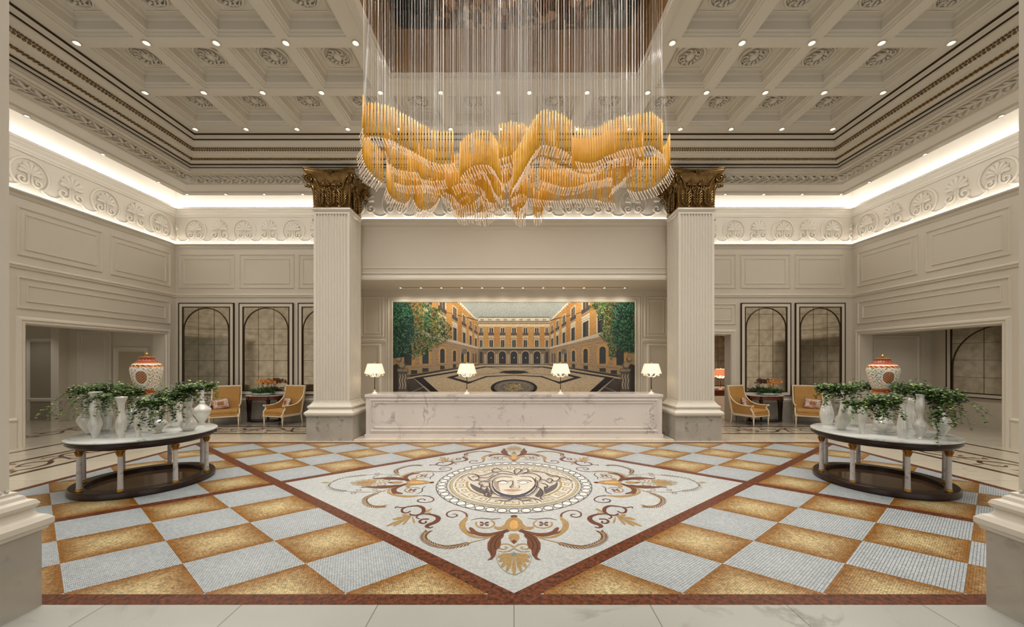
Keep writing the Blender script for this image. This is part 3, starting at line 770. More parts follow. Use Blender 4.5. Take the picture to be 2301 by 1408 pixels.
def wall_prof_run(mb, p0, p1, nrm, prof):
    """profile (out, z) extruded along a straight wall line"""
    (x0, y0), (x1, y1) = p0, p1; nx, ny = nrm; n = len(prof)
    vs = [(x0 + nx * d, y0 + ny * d, z) for d, z in prof] + [(x1 + nx * d, y1 + ny * d, z) for d, z in prof]
    mb.add(vs, [(k, n + k, n + k + 1, k + 1) for k in range(n - 1)] + [tuple(range(n)), tuple(range(2 * n - 1, n - 1, -1))])
class Face:
    """moulded panelling on an upright plane: a runs along the wall, z up, out away from it"""
    def __init__(s, o, d, n): s.o, s.d, s.n = o, d, n; s.mb = MB()
    def p(s, a, out, z): return (s.o[0] + s.d[0] * a + s.n[0] * out, s.o[1] + s.d[1] * a + s.n[1] * out, z)
    def frame(s, a0, a1, z0, z1, w=.045, h=.028, mb=None):
        mb = mb or s.mb
        prof = [(0, 0), (.15, .8), (.4, 1), (.6, .55), (.8, .7), (1, 0)]
        vs = []; n = len(prof)
        for (a, z, da, dz) in ((a0, z0, 1, 1), (a1, z0, -1, 1), (a1, z1, -1, -1), (a0, z1, 1, -1)):
            for t, q in prof: vs.append(s.p(a + da * t * w, q * h, z + dz * t * w))
        mb.add(vs, [(i * n + k, ((i + 1) % 4) * n + k, ((i + 1) % 4) * n + k + 1, i * n + k + 1) for i in range(4) for k in range(n - 1)])
    def panel(s, a0, a1, z0, z1, gap=.14):
        s.frame(a0, a1, z0, z1); s.frame(a0 + gap, a1 - gap, z0 + gap, z1 - gap, .035, .02)
    def rail(s, a0, a1, z, hs=((0, -.06), (.03, -.05), (.03, -.01), (.05, 0), (.05, .03), (.02, .05), (0, .06)), mb=None):
        mb = mb or s.mb; n = len(hs)
        vs = [s.p(a0, d, z + q) for d, q in hs] + [s.p(a1, d, z + q) for d, q in hs]
        mb.add(vs, [(k, n + k, n + k + 1, k + 1) for k in range(n - 1)] + [tuple(range(n)), tuple(range(2 * n - 1, n - 1, -1))])
    def slab(s, a0, a1, z0, z1, t0=0, t1=.02, mb=None, mi=0):
        mb = mb or s.mb
        v = [s.p(a, t, z) for a, t, z in ((a0, t0, z0), (a1, t0, z0), (a1, t1, z0), (a0, t1, z0), (a0, t0, z1), (a1, t0, z1), (a1, t1, z1), (a0, t1, z1))]
        mb.add(v, [(0, 3, 2, 1), (4, 5, 6, 7), (0, 1, 5, 4), (1, 2, 6, 5), (2, 3, 7, 6), (3, 0, 4, 7)], mi)
CORN = ((0, -.14), (.03, -.13), (.04, -.09), (.06, -.08), (.07, -.03), (.12, .02), (.13, .05), (.17, .07), (.17, .13), (.0, .15))
LEDGE = ((0, -.14), (.02, -.13), (.06, -.07), (.06, -.05), (.13, -.03), (.13, .0), (.0, .005))
WT = .35
# side walls with their wide openings
for sx, nm in ((-1, 'left'), (1, 'right')):
    w = MB()
    X0, X1_ = (-XW - WT, -XW) if sx < 0 else (XW, XW + WT)
    oy0, oy1, oz = (8.35, 11.66, 2.70) if sx < 0 else (8.36, 11.75, 2.70)
    w.box(X0, X1_, -3.9, oy0, 0, ZO); w.box(X0, X1_, oy1, YW + .3, 0, ZO); w.box(X0, X1_, oy0, oy1, oz, ZO)
    wo = struct('wall_' + nm, w, M_WALL)
    F = Face((sx * XW, 0), (0, 1), (-sx, 0))
    for a0, a1 in ((10.10, 11.86), (8.20, 9.90), (6.2, 8.0)): F.panel(a0, a1, 4.2, 5.27)
    F.panel(8.20, 11.86, 3.04, 3.74, .16)
    F.rail(-3.9, YW, 3.97)
    F.rail(-3.9, YW, 6.6, CORN)
    F.rail(-3.9, YW, 5.59, LEDGE)
    F.frame(oy0 - .17, oy1 + .2, -.3, oz + .17, .17, .05)
    F.slab(oy1 + .19, YW, 0, .55, 0, .03); F.slab(-3.9, oy0 - .17, 0, .55, 0, .03)
    F.rail(oy1 + .19, YW, .6); F.rail(-3.9, oy0 - .17, .6)
    struct('trim_9', F.mb, M_TRIM).name = 'trim_%d' % (9 if sx < 0 else 10)
    s = MB(); Fs = Face((sx * XW, 0), (0, 1), (-sx, 0)); Fs.slab(3.5, YW - .02, 5.598, 5.612, .085, .125, s)
    tag(struct('trim_11', s, M_STRIP), kind='structure').name = 'trim_%d' % (11 if sx < 0 else 12)
    s = MB(); Fs.slab(3.5, YW - .1, 6.755, 6.77, .10, .165, s)
    struct('trim_13', s, M_COVE).name = 'trim_%d' % (13 if sx < 0 else 14)
# back walls of the two bays; the right one has a doorway
wb = MB()
wb.box(-17, -4.0, YW, YW + WT, 0, ZO)
struct('wall_back_left', wb, M_WALL)
wb = MB()
DX0, DX1, DZ = 5.55, 6.90, 2.72
wb.box(4.0, DX0, YW, YW + WT, 0, ZO); wb.box(DX1, 17, YW, YW + WT, 0, ZO); wb.box(DX0, DX1, YW, YW + WT, DZ, ZO)
struct('wall_back_right', wb, M_WALL)
FL_ = Face((0, YW), (1, 0), (0, -1))
for a0, a1 in ((-10.66, -8.89), (-8.75, -7.0), (-6.87, -5.2)): FL_.panel(a0, a1, 4.2, 5.29)
FL_.rail(-XW, -4.0, 3.97); FL_.rail(-XW, -4.0, 6.6, CORN); FL_.rail(-XW, -4, 5.59, LEDGE); FL_.rail(-XW, -4.0, .64)
struct('trim_15', FL_.mb, M_TRIM)
FR_ = Face((0, YW), (1, 0), (0, -1))
for a0, a1 in ((8.94, 10.52), (7.21, 8.80), (5.4, 7.07)): FR_.panel(a0, a1, 4.2, 5.29)
FR_.panel(5.4, 7.07, 3.05, 3.72, .12)
FR_.rail(4, XW, 3.97); FR_.rail(4, XW, 6.6, CORN); FR_.rail(4, XW, 5.59, LEDGE); FR_.rail(7.2, XW, .64)
FR_.frame(DX0 - .17, DX1 + .17, -.3, DZ + .17, .17, .05)
struct('trim_16', FR_.mb, M_TRIM)
s = MB(); Fb = Face((0, YW), (1, 0), (0, -1))
Fb.slab(-XW, -4.2, 5.598, 5.612, .085, .125, s); Fb.slab(4.2, XW, 5.598, 5.612, .085, .125, s); struct('trim_17', s, M_STRIP)
s = MB(); Fb.slab(-XW, -4.2, 6.755, 6.77, .10, .165, s); Fb.slab(4.2, XW, 6.755, 6.77, .10, .165, s); struct('trim_18', s, M_COVE)
# marble dado behind the seats
s = MB(); Fb.slab(-XW, -4, 0, .56, 0, .03, s); struct('baseboard_left', s, M_PLINTH)
s = MB(); Fb.slab(DX1 + .17, XW, 0, .56, 0, .03, s); struct('baseboard_right', s, M_PLINTH)
# middle wall over the desk niche
YM, YN = 9.96, 11.40
ZN = 4.02
wm = MB()
wm.box(-5.25, 5.25, YM, YM + .3, ZN, 7.5)
wm.box(-5.25, -3.95, YM, YM + .3, 0, ZN) if False else None
wm.box(-5.25, -4.62, YM + .3, YW, 0, 7.5); wm.box(4.62, 5.25, YM + .3, YW, 0, 7.5); wm.box(-5.25, -4.62, YM, YM + .3, 0, ZN); wm.box(4.62, 5.25, YM, YM + .3, 0, ZN)
wm.box(-4.62, 4.62, YM + .3, YN, ZN, ZN + .1)
struct('wall_center', wm, M_WALL)
Fm = Face((0, YM), (1, 0), (0, -1))
Fm.rail(-5.25, 5.25, 5.59, LEDGE); Fm.frame(-4.2, 4.2, 4.32, 5.4, .05, .02); Fm.rail(-5.25, 5.25, 4.2, ((0, -.02), (.02, -.01), (.02, .02), (0, .03)))
Fm.rail(-5.25, 5.25, 4.09, ((0, -.08), (.06, -.07), (.06, -.02), (.03, .04), (0, .06)))
struct('trim_19', Fm.mb, M_TRIM)
s = MB(); Fm.slab(-5.2, 5.2, 5.598, 5.612, .085, .125, s); struct('trim_20', s, M_STRIP)
wn = MB(); wn.box(-4.7, 4.7, YN, YN + .2, 0, 4.3); struct('wall_niche', wn, M_WALL)
Fn = Face((0, YN), (1, 0), (0, -1))
MX0, MX1, MZ0, MZ1 = (884 - CX) * YN / FX, (1425.5 - CX) * YN / FX, .72, H + (CY - 679.3) * YN / FX
Fn.frame(MX0 - .06, MX1 + .06, MZ0 - .06, MZ1 + .06, .06, .04); Fn.frame(MX0 - .17, MX1 + .17, MZ0 - .17, MZ1 + .17, .04, .03)
for s_ in (-1, 1):
    a0, a1 = sorted((s_ * 3.93, s_ * 4.62)); Fn.panel(a0, a1, 2.62, 3.83, .1)
    a0, a1 = sorted((s_ * 4.0, s_ * 4.9)); Fn.frame(a0, a1, -.2, 2.42, .1, .05)
    a0, a1 = sorted((s_ * 3.82, s_ * 3.86)); Fn.slab(a0, a1, 0, 4.0, 0, .02)
    Fn.rail(*sorted((s_ * 3.86, s_ * 4.62)), 2.5)
struct('trim_21', Fn.mb, M_TRIM)
s = MB(); s.box(-3.3, 3.3, 10.93, 10.96, ZN - .004, ZN + .01); struct('trim_22', s, M_DARK)
# ------------------------------------------------------------ relief frieze
def palmette(mb, cx, cz, sc, n=7, ydir=-1, fat=1.0, y0=0, VR=.30):
    """fan of leaves over two volutes, in the x-z plane"""
    for k in range(n):
        t = (k - (n - 1) / 2) / ((n - 1) / 2)
        a = t * 1.25; L = (1 - .28 * abs(t)) * sc
        pts = [(cx + .12 * sc * t, y0, cz), (cx + math.sin(a * .8) * L * .45, y0 + ydir * .02, cz + math.cos(a * .8) * L * .45), (cx + math.sin(a) * L * .85, y0 + ydir * .025, cz + math.cos(a) * L * .85), (cx + math.sin(a * 1.1) * L, y0 + ydir * .01, cz + math.cos(a * 1.1) * L)]
        mb.tube(pts, [.012 * fat * sc / .3, .022 * fat * sc / .3, .034 * fat * sc / .3, .006 * fat * sc / .3], 6)
    for s in (-1, 1):
        pts = []
        for i in range(15):
            th = i / 14 * 2.6 * PI; r = sc * VR * (1 - i / 17)
            pts.append((cx + s * (sc * .44 - r * math.cos(th)), y0 + ydir * .015, cz - sc * .40 - r * math.sin(th)))
        mb.tube([(cx + s * .03, y0 + ydir * .01, cz + .02)] + pts, [.018 * fat * sc / .3] * 15 + [.008], 6)
def frieze(p0, p1, nrm, ph, nm, phase=0):
    (x0, y0), (x1, y1) = p0, p1; L = math.hypot(x1 - x0, y1 - y0); dx, dy = (x1 - x0) / L, (y1 - y0) / L
    unit = MB()
    R = .345
    pts = []
    for i in range(25):
        th = -.95 - (2 * PI - 1.9) * i / 24 + 0
        pts.append((R * math.sin(PI + th), -.015, .36 - R * math.cos(PI + th) * -1 * -1))
    circ = [(R * math.sin(a), -.015, .37 + R * math.cos(a)) for a in np.linspace(-2.5, 2.5, 27)]
    circ = [(-.62, -.01, .18), (-.50, -.01, .04), (-.33, -.012, .02)] + circ + [(.33, -.012, .02), (.50, -.01, .04), (.62, -.01, .18)]
    unit.tube(circ[:1] + smooth_pts(circ[1:5], 4) + circ[5:-5] + smooth_pts(circ[-5:-1], 4) + circ[-1:], .030, 6)
    palmette(unit, 0, .35, .31, 7, fat=1.5, VR=.34)
    palmette(unit, .7825, .37, .35, 7, fat=1.5, VR=.36)
    fr = MB(); n = int(L / 1.565) + 2
    for k in range(-1, n):
        c = (k + .5) * 1.565 + phase
        sub = MB(); sub.join(unit, lambda a, b, z: (a + c, b * .8, z + 5.67))
        mn, mx = min(v[0] for v in sub.v), max(v[0] for v in sub.v)
        if mn < 0 or mx > L:      # keep whole leaves only
            vs, fs = sub.v, sub.f; keep = [f for f in fs if all(0.02 < vs[i][0] < L - .02 for i in f)]
            sub.f = keep; sub.m = [0] * len(keep)
        if sub.f: fr.join(sub)
    fr.xf(lambda a, b, z: (x0 + dx * a - nrm[0] * b, y0 + dy * a - nrm[1] * b, z))
    struct(nm, fr, M_TRIM, smooth=True)
frieze((-XW, YW), (-4.4, YW), (0, -1), 0, 'trim_23', phase=(-10.15 + XW) - .7825)
frieze((4.4, YW), (XW, YW), (0, -1), 0, 'trim_24', phase=.2525)
frieze((-5.2, YM), (5.2, YM), (0, -1), 0, 'trim_25', phase=-.2775)
frieze((-XW, 6.0), (-XW, YW), (1, 0), 0, 'trim_26', phase=.0725)
frieze((XW, YW), (XW, 6.0), (-1, 0), 0, 'trim_27', phase=-.28)
# ------------------------------------------------------------ spaces beyond the openings
b = MB()
for s_ in (-1, 1):
    F = Face((0, YW), (1, 0), (0, -1))
b.box(-17.2, -17, -3.9, YW + .3, 0, 4.2); struct('wall_far_left', b, M_WALL)
b = MB(); b.box(13.4, 13.6, -3.9, YW, 0, 4.2); struct('wall_far_right', b, M_WALL)
b = MB(); b.box(-17, -XW - WT, 2, YW, 3.1, 3.2); b.box(XW + WT, 13.4, 2, YW, 3.1, 3.2); struct('trim_28', b, M_CEIL)
F = Face((0, YW), (1, 0), (0, -1))
F.frame(-15.5, -14.45, -.2, 2.62, .1, .05); F.panel(-13.9, -12.9, .75, 2.85, .12); F.frame(-12.75, -11.6, -.2, 2.35, .16, .06)
F.slab(-14.45, -14.2, 0, 3.1, 0, .25); F.slab(-12.85, -12.78, 0, 3.1, 0, .06)
F.rail(-17, -14.45, .66); F.rail(-14.2, -12.8, .66)
F.frame(11.35, 12.9, -.2, 2.7, .08, .04); F.frame(11.5, 12.75, .7, 2.6, .03, .02); F.slab(13.0, 13.2, 0, 3.1, 0, .06)
F.slab(11.44, 12.82, .0, 2.61, -.005, .012)
struct('trim_29', F.mb, M_TRIM)
s = MB(); Face((0, YW), (1, 0), (0, -1)).slab(-12.59, -11.76, 0, 2.18, -.0, .01, s); struct('door_1', s, mat('beige_door', (186, 174, 150), .5))
s = MB(); Face((0, YW), (1, 0), (0, -1)).slab(-15.4, -14.55, 0, 2.5, -.0, .01, s); struct('door_2', s, mat('recess_shade_grey', (150, 140, 124), .5))  # slab's darker grey stands in for the shade of a deeper recess
# room behind the right doorway
b = MB(); b.box(4, 9.5, 14.6, 14.8, 0, 4.2); b.box(9.5, 9.7, YW + WT, 14.8, 0, 4.2); b.box(3.8, 4, YW + WT, 14.8, 0, 4.2); struct('wall_lounge', b, M_WALL)
b = MB(); b.box(4, 9.5, YW + WT, 14.6, 3.3, 3.4); struct('trim_30', b, M_CEIL)
# enclosing the lobby behind the camera is left open to the rest of the hall
# ============================================================ COLUMNS
def fluted(w, d, nf, nd, z0, z1, r=.03):
    """fluted square shaft cross-section run from z0 to z1"""
    out = []
    def side(n, L, M, nx, ny, cx, cy, dx, dy):
        m = .045; p = (L - 2 * m) / n
        for k in range(n):
            c = -L / 2 + m + p * (k + .5); g = p * .36
            out.append((cx + dx * (c - g), cy + dy * (c - g)))
            for t in (-.6, 0, .6): out.append((cx + dx * (c + g * t) - nx * r * math.cos(t * 1.2), cy + dy * (c + g * t) - ny * r * math.cos(t * 1.2)))
            out.append((cx + dx * (c + g), cy + dy * (c + g)))
    hw, hd = w / 2, d / 2
    for n, L, nx, ny, cx, cy, dx, dy in ((nf, w, 0, -1, 0, -hd, 1, 0), (nd, d, 1, 0, hw, 0, 0, 1), (nf, w, 0, 1, 0, hd, -1, 0), (nd, d, -1, 0, -hw, 0, 0, -1)):
        out.append((cx - dx * L / 2, cy - dy * L / 2)); side(n, L, 0, nx, ny, cx, cy, dx, dy)
    n = len(out); vs = [(x, y, z0) for x, y in out] + [(x, y, z1) for x, y in out]
    return vs, [(k, (k + 1) % n, n + (k + 1) % n, n + k) for k in range(n)]
def make_column(label, loc):
    t = thing('fluted_column', label, 'column', loc, 0, 'fluted square columns')
    w, d = .86, .68
    hw, hd = w / 2, d / 2
    m = MB(); m.box(-hw - .12, hw + .12, -hd - .10, hd + .10, 0, .59); m.build('plinth', M_PLINTH, t)
    m = MB(); m.sweep([(-hw, -hd, -1, -1), (hw, -hd, 1, -1), (hw, hd, 1, 1), (-hw, hd, -1, 1)],
                      [(.13, .59), (.135, .61), (.155, .63), (.155, .67), (.13, .70), (.10, .715), (.085, .74), (.075, .76), (.095, .775), (.105, .80), (.09, .83), (.06, .845), (.05, .87), (.03, .885), (.03, .905), (0, .92), (0, .95)])
    m.build('base', M_COL, t)
    m = MB(); m.add(*fluted(w, d, 11, 8, .93, 5.42))
    m.box(-hw, hw, -hd, hd, 5.42, 5.5); m.box(-hw, hw, -hd, hd, .9, .935)
    m.sweep([(-hw, -hd, -1, -1), (hw, -hd, 1, -1), (hw, hd, 1, 1), (-hw, hd, -1, 1)], [(0, 5.46), (.02, 5.5), (.03, 5.53), (.02, 5.555), (-.1, 5.56)])
    m.build('shaft', M_COL, t)
    bm_ = MB()
    for k in range(22): bm_.ball((-hw + .02 + k * (w - .04) / 21, -hd - .012, .925), .013, 5)
    for s in (-1, 1):
        for k in range(17): bm_.ball((s * (hw + .012), -hd + .02 + k * (d - .04) / 16, .925), .013, 5)
    bm_.build('bead_row', M_COL, t)
    # capital
    c = MB(); z0, z1 = 5.56, 6.34
    c.sweep([(-hw, -hd, -1, -1), (hw, -hd, 1, -1), (hw, hd, 1, 1), (-hw, hd, -1, 1)],
            [(0.0, z0), (.015, z0 + .02), (.0, z0 + .05), (0, z0 + .4), (.02, z0 + .6), (.07, z0 + .72), (.1, z1), (-.3, z1)])
    ab = MB(); out = []
    for (cx, cy, dx, dy, nx, ny, L, hh) in ((0, -hd, 1, 0, 0, -1, w, 1), (hw, 0, 0, 1, 1, 0, d, 1), (0, hd, -1, 0, 0, 1, w, 1), (-hw, 0, 0, -1, -1, 0, d, 1)):
        for k in range(9):
            q = -1 + 2 * k / 8; out.append((cx + dx * q * (L / 2 + .15) + nx * (.06 + .13 * q * q), cy + dy * q * (L / 2 + .15) + ny * (.06 + .13 * q * q)))
    n = len(out)
    lay = [(.90, z1 - .02), (.93, z1 + .02), (.97, z1 + .05), (.96, z1 + .065), (1.0, z1 + .08), (1.0, z1 + .108)]
    vs = [(x * s, y * s, z) for s, z in lay for x, y in out]
    fs = [(i * n + k, i * n + (k + 1) % n, (i + 1) * n + (k + 1) % n, (i + 1) * n + k) for i in range(len(lay) - 1) for k in range(n)]
    fs += [tuple(range(n - 1, -1, -1)), tuple((len(lay) - 1) * n + k for k in range(n))]
    ab.add(vs, fs)
    co = c.build('capital', M_GOLDD, t, smooth=False); ab.build('abacus', M_GOLDD, co)
    lf = MB(); vo = MB()
    for (ox, oy, dx, dy, L, cnt) in ((0, -hd, 1, 0, w, 3), (hw, 0, 0, 1, d, 2), (0, hd, -1, 0, w, 3), (-hw, 0, 0, -1, d, 2)):
        nx, ny = dy, -dx
        f = lambda a, b, z: (ox + dx * a - nx * b, oy + dy * a - ny * b, z)
        one = MB()
        for k in range(cnt):
            a = (k - (cnt - 1) / 2) * .265
            one.tube([(a, -.01, z0 + .03), (a, -.035, z0 + .2), (a, -.05, z0 + .34), (a, -.09, z0 + .4)], [.02, .018, .018, .01], 6)
            for s in (-1, 1):
                for j in range(5):
                    zz = z0 + .05 + j * .06
                    one.tube([(a, -.02 , zz), (a + s * .05, -.05, zz + .03), (a + s * .095, -.055, zz + .085), (a + s * .085, -.045, zz + .115)], [.012, .017, .018, .008], 5)
            if k < cnt - 1:
                b = a + .1325
                one.tube([(b, -.02, z0 + .04), (b, -.03, z0 + .4)], .012, 5)
                palmette(one, b, z0 + .5, .17, 7, -1, 1.3, -.02)
        if cnt == 2: pass
        # stems rising into the corner volutes
        for s in (-1, 1):
            one.tube([(0, -.03, z0 + .47), (s * L * .2, -.04, z0 + .4), (s * L * .33, -.05, z0 + .46), (s * L * .38, -.06, z0 + .6), (s * L * .5, -.10, z0 + .72)], .018, 6)
        one.tube([(-L * .4, -.05, z1 - .06), (0, -.03, z1 - .09), (L * .4, -.05, z1 - .06)], .02, 6)
        for k in range(7):
            q = 2 * PI * k / 7; one.ball((.045 * math.cos(q), -.1, z1 + .03 + .045 * math.sin(q)), .026, 6)
        one.ball((0, -.11, z1 + .03), .025, 6)
        lf.join(one, f)
    lf.build('leaves', M_GOLDD, co, smooth=True)
    for sx in (-1, 1):
        for sy in (-1, 1):
            cx, cy = sx * (hw + .09), sy * (hd + .09); dgx, dgy = sx * .7071, sy * .7071
            for side in (-1, 1):
                px_, py_ = -dgy * side * .035, dgx * side * .035
                pts = []
                for i in range(18):
                    th = i / 17 * 3.6 * PI; r = .1 * (1 - i / 19)
                    pts.append((cx + px_ + dgx * (r * math.cos(th) - .0), cy + py_ + dgy * (r * math.cos(th)), z1 - .13 + r * math.sin(th)))
                vo.tube(pts, [.026] * 8 + [.02] * 10, 6)
            vo.tube([(cx - dgx * .16, cy - dgy * .16, z0 + .1), (cx - dgx * .14, cy - dgy * .14, z0 + .4), (cx - dgx * .08, cy - dgy * .08, z0 + .56)], [.03, .035, .045], 6)
            for j in range(4):
                vo.ball((cx - dgx * .05 + dgx * .03 * j, cy - dgy * .05 + dgy * .03 * j, z0 + .5 - .03 * (j % 2)), .035, 6)
    vo.build('volutes', M_GOLDD, co, smooth=True)
    return t
YCOL = 9.05 + .34 + .01
COLX = 4.37
YNEAR = 2.94 - .10 - .34
c0 = make_column('fluted column with gilded capital left of the reception desk', (-COLX, YCOL, 0))
dup(c0, (COLX, YCOL, 0), 0, 'fluted column with gilded capital right of the reception desk')
dup(c0, (-4.22, YNEAR, 0), 0, 'nearest column at the left edge, cut off by the frame')
dup(c0, (4.22, YNEAR, 0), 0, 'nearest column at the right edge, cut off by the frame')
b = MB(); b.box(-4.70, -4.04, YCOL + .34, YM, 0, 6.45); b.box(4.04, 4.70, YCOL + .34, YM, 0, 6.45); struct('trim_31', b, M_COL)
# ============================================================ DOWNLIGHTS
dm = MB(); dm.lathe([(.0, .0), (.052, .0), (.06, -.012), (.055, -.018), (.046, -.012), (.036, -.002), (.024, .004), (0.001, .006)], n=20, cap=False)
dl_ = MB(); dl_.lathe([(0.0001, -.016), (.013, -.012), (.021, -.004), (.024, .005)], (0, 0, .0), 16, cap=False); dl_.add([(0, 0, 0)], [])
first = {}
ORD = ['first', 'second', 'third', 'fourth', 'fifth', 'sixth', 'seventh', 'eighth', 'ninth', 'tenth', 'eleventh', 'twelfth', 'thirteenth', 'fourteenth']
def downlight(loc, label, group, watts, size=1.0, cone=115, lamp=True, col=(1, .95, .89), aim=None, blend=.9, src=.04):
    key = 'd'
    t = thing('downlight', label, 'downlight', loc, 0, group)
    if key not in first:
        a = dm.build('rim', M_RIM, t, smooth=True); b_ = dl_.build('lens', M_EMIT, t); first[key] = (a.data, b_.data)
    else:
        for nm, me_ in zip(('rim', 'lens'), first[key]):
            o = bpy.data.objects.new(nm, me_); COL.objects.link(o); o.parent = t
    t.scale = (size,) * 3
    if lamp:
        l = bpy.data.lights.new('beam', 'SPOT'); l.energy = watts; l.spot_size = math.radians(cone); l.spot_blend = blend
        l.color = col; l.shadow_soft_size = src
        lo = bpy.data.objects.new('beam', l); COL.objects.link(lo); lo.parent = t; lo.location = (0, 0, -.03)
        if aim:
            v = Vector(aim) - Vector(loc); lo.rotation_euler = v.to_track_quat('-Z', 'Y').to_euler()
    return t
for y in YB_:
    for x in XB:
        if abs(x) < 2.5 and 4.7 < y < 7.1: continue
        row = {8.26: 'back row', 7.135: 'second row from the back', 6.02: 'third row from the back'}.get(y, 'front row' if y < 4 else 'fifth row from the back')
        lab = ORD[XB.index(x)] + ' downlight from the left in the ' + row + ' of ceiling crossings'
        downlight((x, y, ZC - .002), lab, 'downlights at the crossings of the coffered ceiling', P_SPOT)
for x, y in ((-9.02, 8.3), (-9.02, 9.6), (9.02, 8.3), (9.02, 9.6), (-9.02, 7.0), (9.02, 7.0)):
    downlight((x, y, 6.428), 'small soffit downlight along the %s wall, %s from the back' % ('left' if x < 0 else 'right', {9.6: 'first', 8.3: 'second', 7.0: 'third'}[y]), 'downlights in the beam soffit', P_SPOT * .5, .8)
for x in (-8.9, -7.85, -6.8, -5.75, 5.75, 6.8, 7.85, 8.9):
    downlight((x, 10.3, 6.428), 'small soffit downlight before the back wall, %s from the %s corner' % (ORD[round((8.9 - abs(x)) / 1.05)], 'left' if x < 0 else 'right'), 'downlights in the beam soffit before the back wall', P_SPOT * .5, .8)
for k in range(12):
    x = (905.5 + k * 44.83 - CX) * 11.19 / FX
    downlight((x, 11.15 - .2, ZN - .006), 'tiny niche downlight above the mural, %s from the left' % ORD[k], 'row of tiny downlights over the mural', P_NICHE, .9, 130, True, (1, .9, .76), (x, YN, 2.0), 1)
# ============================================================ MURAL over the desk, traced on its wall
mp = Paint(lambda x, y, l: ((870 + x / 6.4 - CX) * YN / FX, YN - .012 - .0008 * l, H - (670 + y / 6.4 - CY) * YN / FX))
MC = 1824.0
mp.clip = (92, 3556, 60, 1545)
mi = lambda pts: [(2 * MC - x, y) for x, y in pts]
def m2(pts, col, l):
    mp.poly(pts, col, layer=l); mp.poly(mi(pts), col, layer=l)
def s2(pts, w, col, l, sm=0, taper=False):
    mp.stroke(pts, w, col, sm=sm, layer=l, taper=taper); mp.stroke(mi(pts), w, col, sm=sm, layer=l, taper=taper)
B0 = 1545
OC, OC2, STN, CRM2, WN, SKY = (190, 140, 76), (188, 126, 58), (196, 180, 150), (222, 212, 188), (62, 62, 60), (160, 166, 160)
mp.poly([(90, 60), (3558, 60), (3558, B0), (90, B0)], SKY, layer=0)
VPX, VPY, XCN = MC, 850.0, 1310.0
def W_(x, yc):       # point of the side facade at image x, height level yc
    t = (VPX - x) / (VPX - XCN); return (x, VPY + (yc - VPY) * t)
# side facades
m2([W_(90, 330), W_(XCN, 330), W_(XCN, 945), W_(90, 945)], OC, 1)
m2([W_(90, 318), W_(XCN, 318), W_(XCN, 352), W_(90, 352)], CRM2, 2)
s2([W_(300, 318), W_(XCN, 318)], 12, (40, 36, 34), 3)
for k in range(34):
    x = XCN - 8 - 26 * (k * .35 + .026 * k * k)
    if x < 400: break
    s2([W_(x, 340), W_(x - 8, 352)], max(4, (VPX - x) / 60), (74, 64, 54), 3)
for x0, x1, c in ((640, 740, (196, 148, 86)), (845, 935, (202, 152, 88)), (1030, 1075, (184, 132, 70)), (1135, 1180, (196, 148, 84))):
    m2([W_(x0, 355), W_(x1, 355), W_(x1, 700), W_(x0, 700)], c, 2)
m2([W_(90, 702), W_(XCN, 702), W_(XCN, 728), W_(90, 728)], (206, 196, 178), 3)
s2([W_(90, 728), W_(XCN, 728)], 5, (112, 92, 70), 4)
m2([W_(90, 730), W_(XCN, 730), W_(XCN, 945), W_(90, 945)], (172, 144, 106), 2)
for k in range(9):
    yc = 742 + k * 20; s2([W_(340, yc), W_(XCN, yc)], 5, (124, 98, 74), 3)
m2([W_(90, 905), W_(XCN, 905), W_(XCN, 945), W_(90, 945)], (168, 144, 110), 3)
for x0, x1 in ((740, 850), (940, 1010), (1080, 1135), (1180, 1222), (1258, 1294), (520, 640)):
    a, b = x0 + (x1 - x0) * .14, x1 - (x1 - x0) * .14
    m2([W_(x0, 408), W_(x1, 408), W_(x1, 500), W_(x0, 500)], CRM2, 4); m2([W_(a, 416), W_(b, 416), W_(b, 500), W_(a, 500)], (92, 80, 64), 5)
    m2([W_((a + b) / 2 - 2, 416), W_((a + b) / 2 + 2, 416), W_((a + b) / 2 + 2, 500), W_((a + b) / 2 - 2, 500)], (190, 180, 160), 6)
    m2([W_(x0 - 5, 492), W_(x1 + 5, 492), W_(x1 + 5, 524), W_(x0 - 5, 524)], (82, 72, 66), 5); m2([W_(x0 - 5, 524), W_(x1 + 5, 524), W_(x1, 536), W_(x0, 536)], (170, 150, 120), 5)
    m2([W_(x0 - 3, 545), W_(x1 + 3, 545), W_(x1 + 3, 578), W_(x0 - 3, 578)], CRM2, 4); s2([W_(x0, 562), W_(x1, 562)], 4, (130, 112, 90), 5)
    m2([W_(x0, 582), W_(x1, 582), W_(x1, 700), W_(x0, 700)], CRM2, 4); m2([W_(a, 592), W_(b, 592), W_(b, 700), W_(a, 700)], (56, 58, 56), 5)
    m2([W_(a, 592), W_((a + b) / 2, 592), W_((a + b) / 2, 700), W_(a, 700)], (78, 76, 68), 6)
def archwin(cx, w, y0, y1, fr, l, both=True, c=(50, 56, 56)):
    def sh(e, col, ll):
        r = w / 2 + e
        pts = [(cx - r, y1), (cx - r, y0 + r)] + [(cx - r * math.cos(a), y0 + w / 2 - r * math.sin(a)) for a in np.linspace(0, PI, 12)] + [(cx + r, y1)]
        (m2 if both else (lambda p, c_, q: mp.poly(p, c_, layer=q)))(pts, col, ll)
    sh(fr, (196, 150, 90), l); sh(4, (226, 206, 170), l + 1); sh(0, c, l + 2)
for cx, w, y0, y1 in ((552, 95, 690, 938), (796, 66, 722, 926), (970, 48, 748, 906), (300, 110, 650, 960)): archwin(cx, w, y0, y1, w * .42, 4)
for cx in (1165, 1085):
    archwin(cx, 40, 760, 915, 16, 4)
m2([(1070, 742), (1110, 722), (1150, 742), (1140, 800), (1070, 795)], (108, 112, 108), 8)
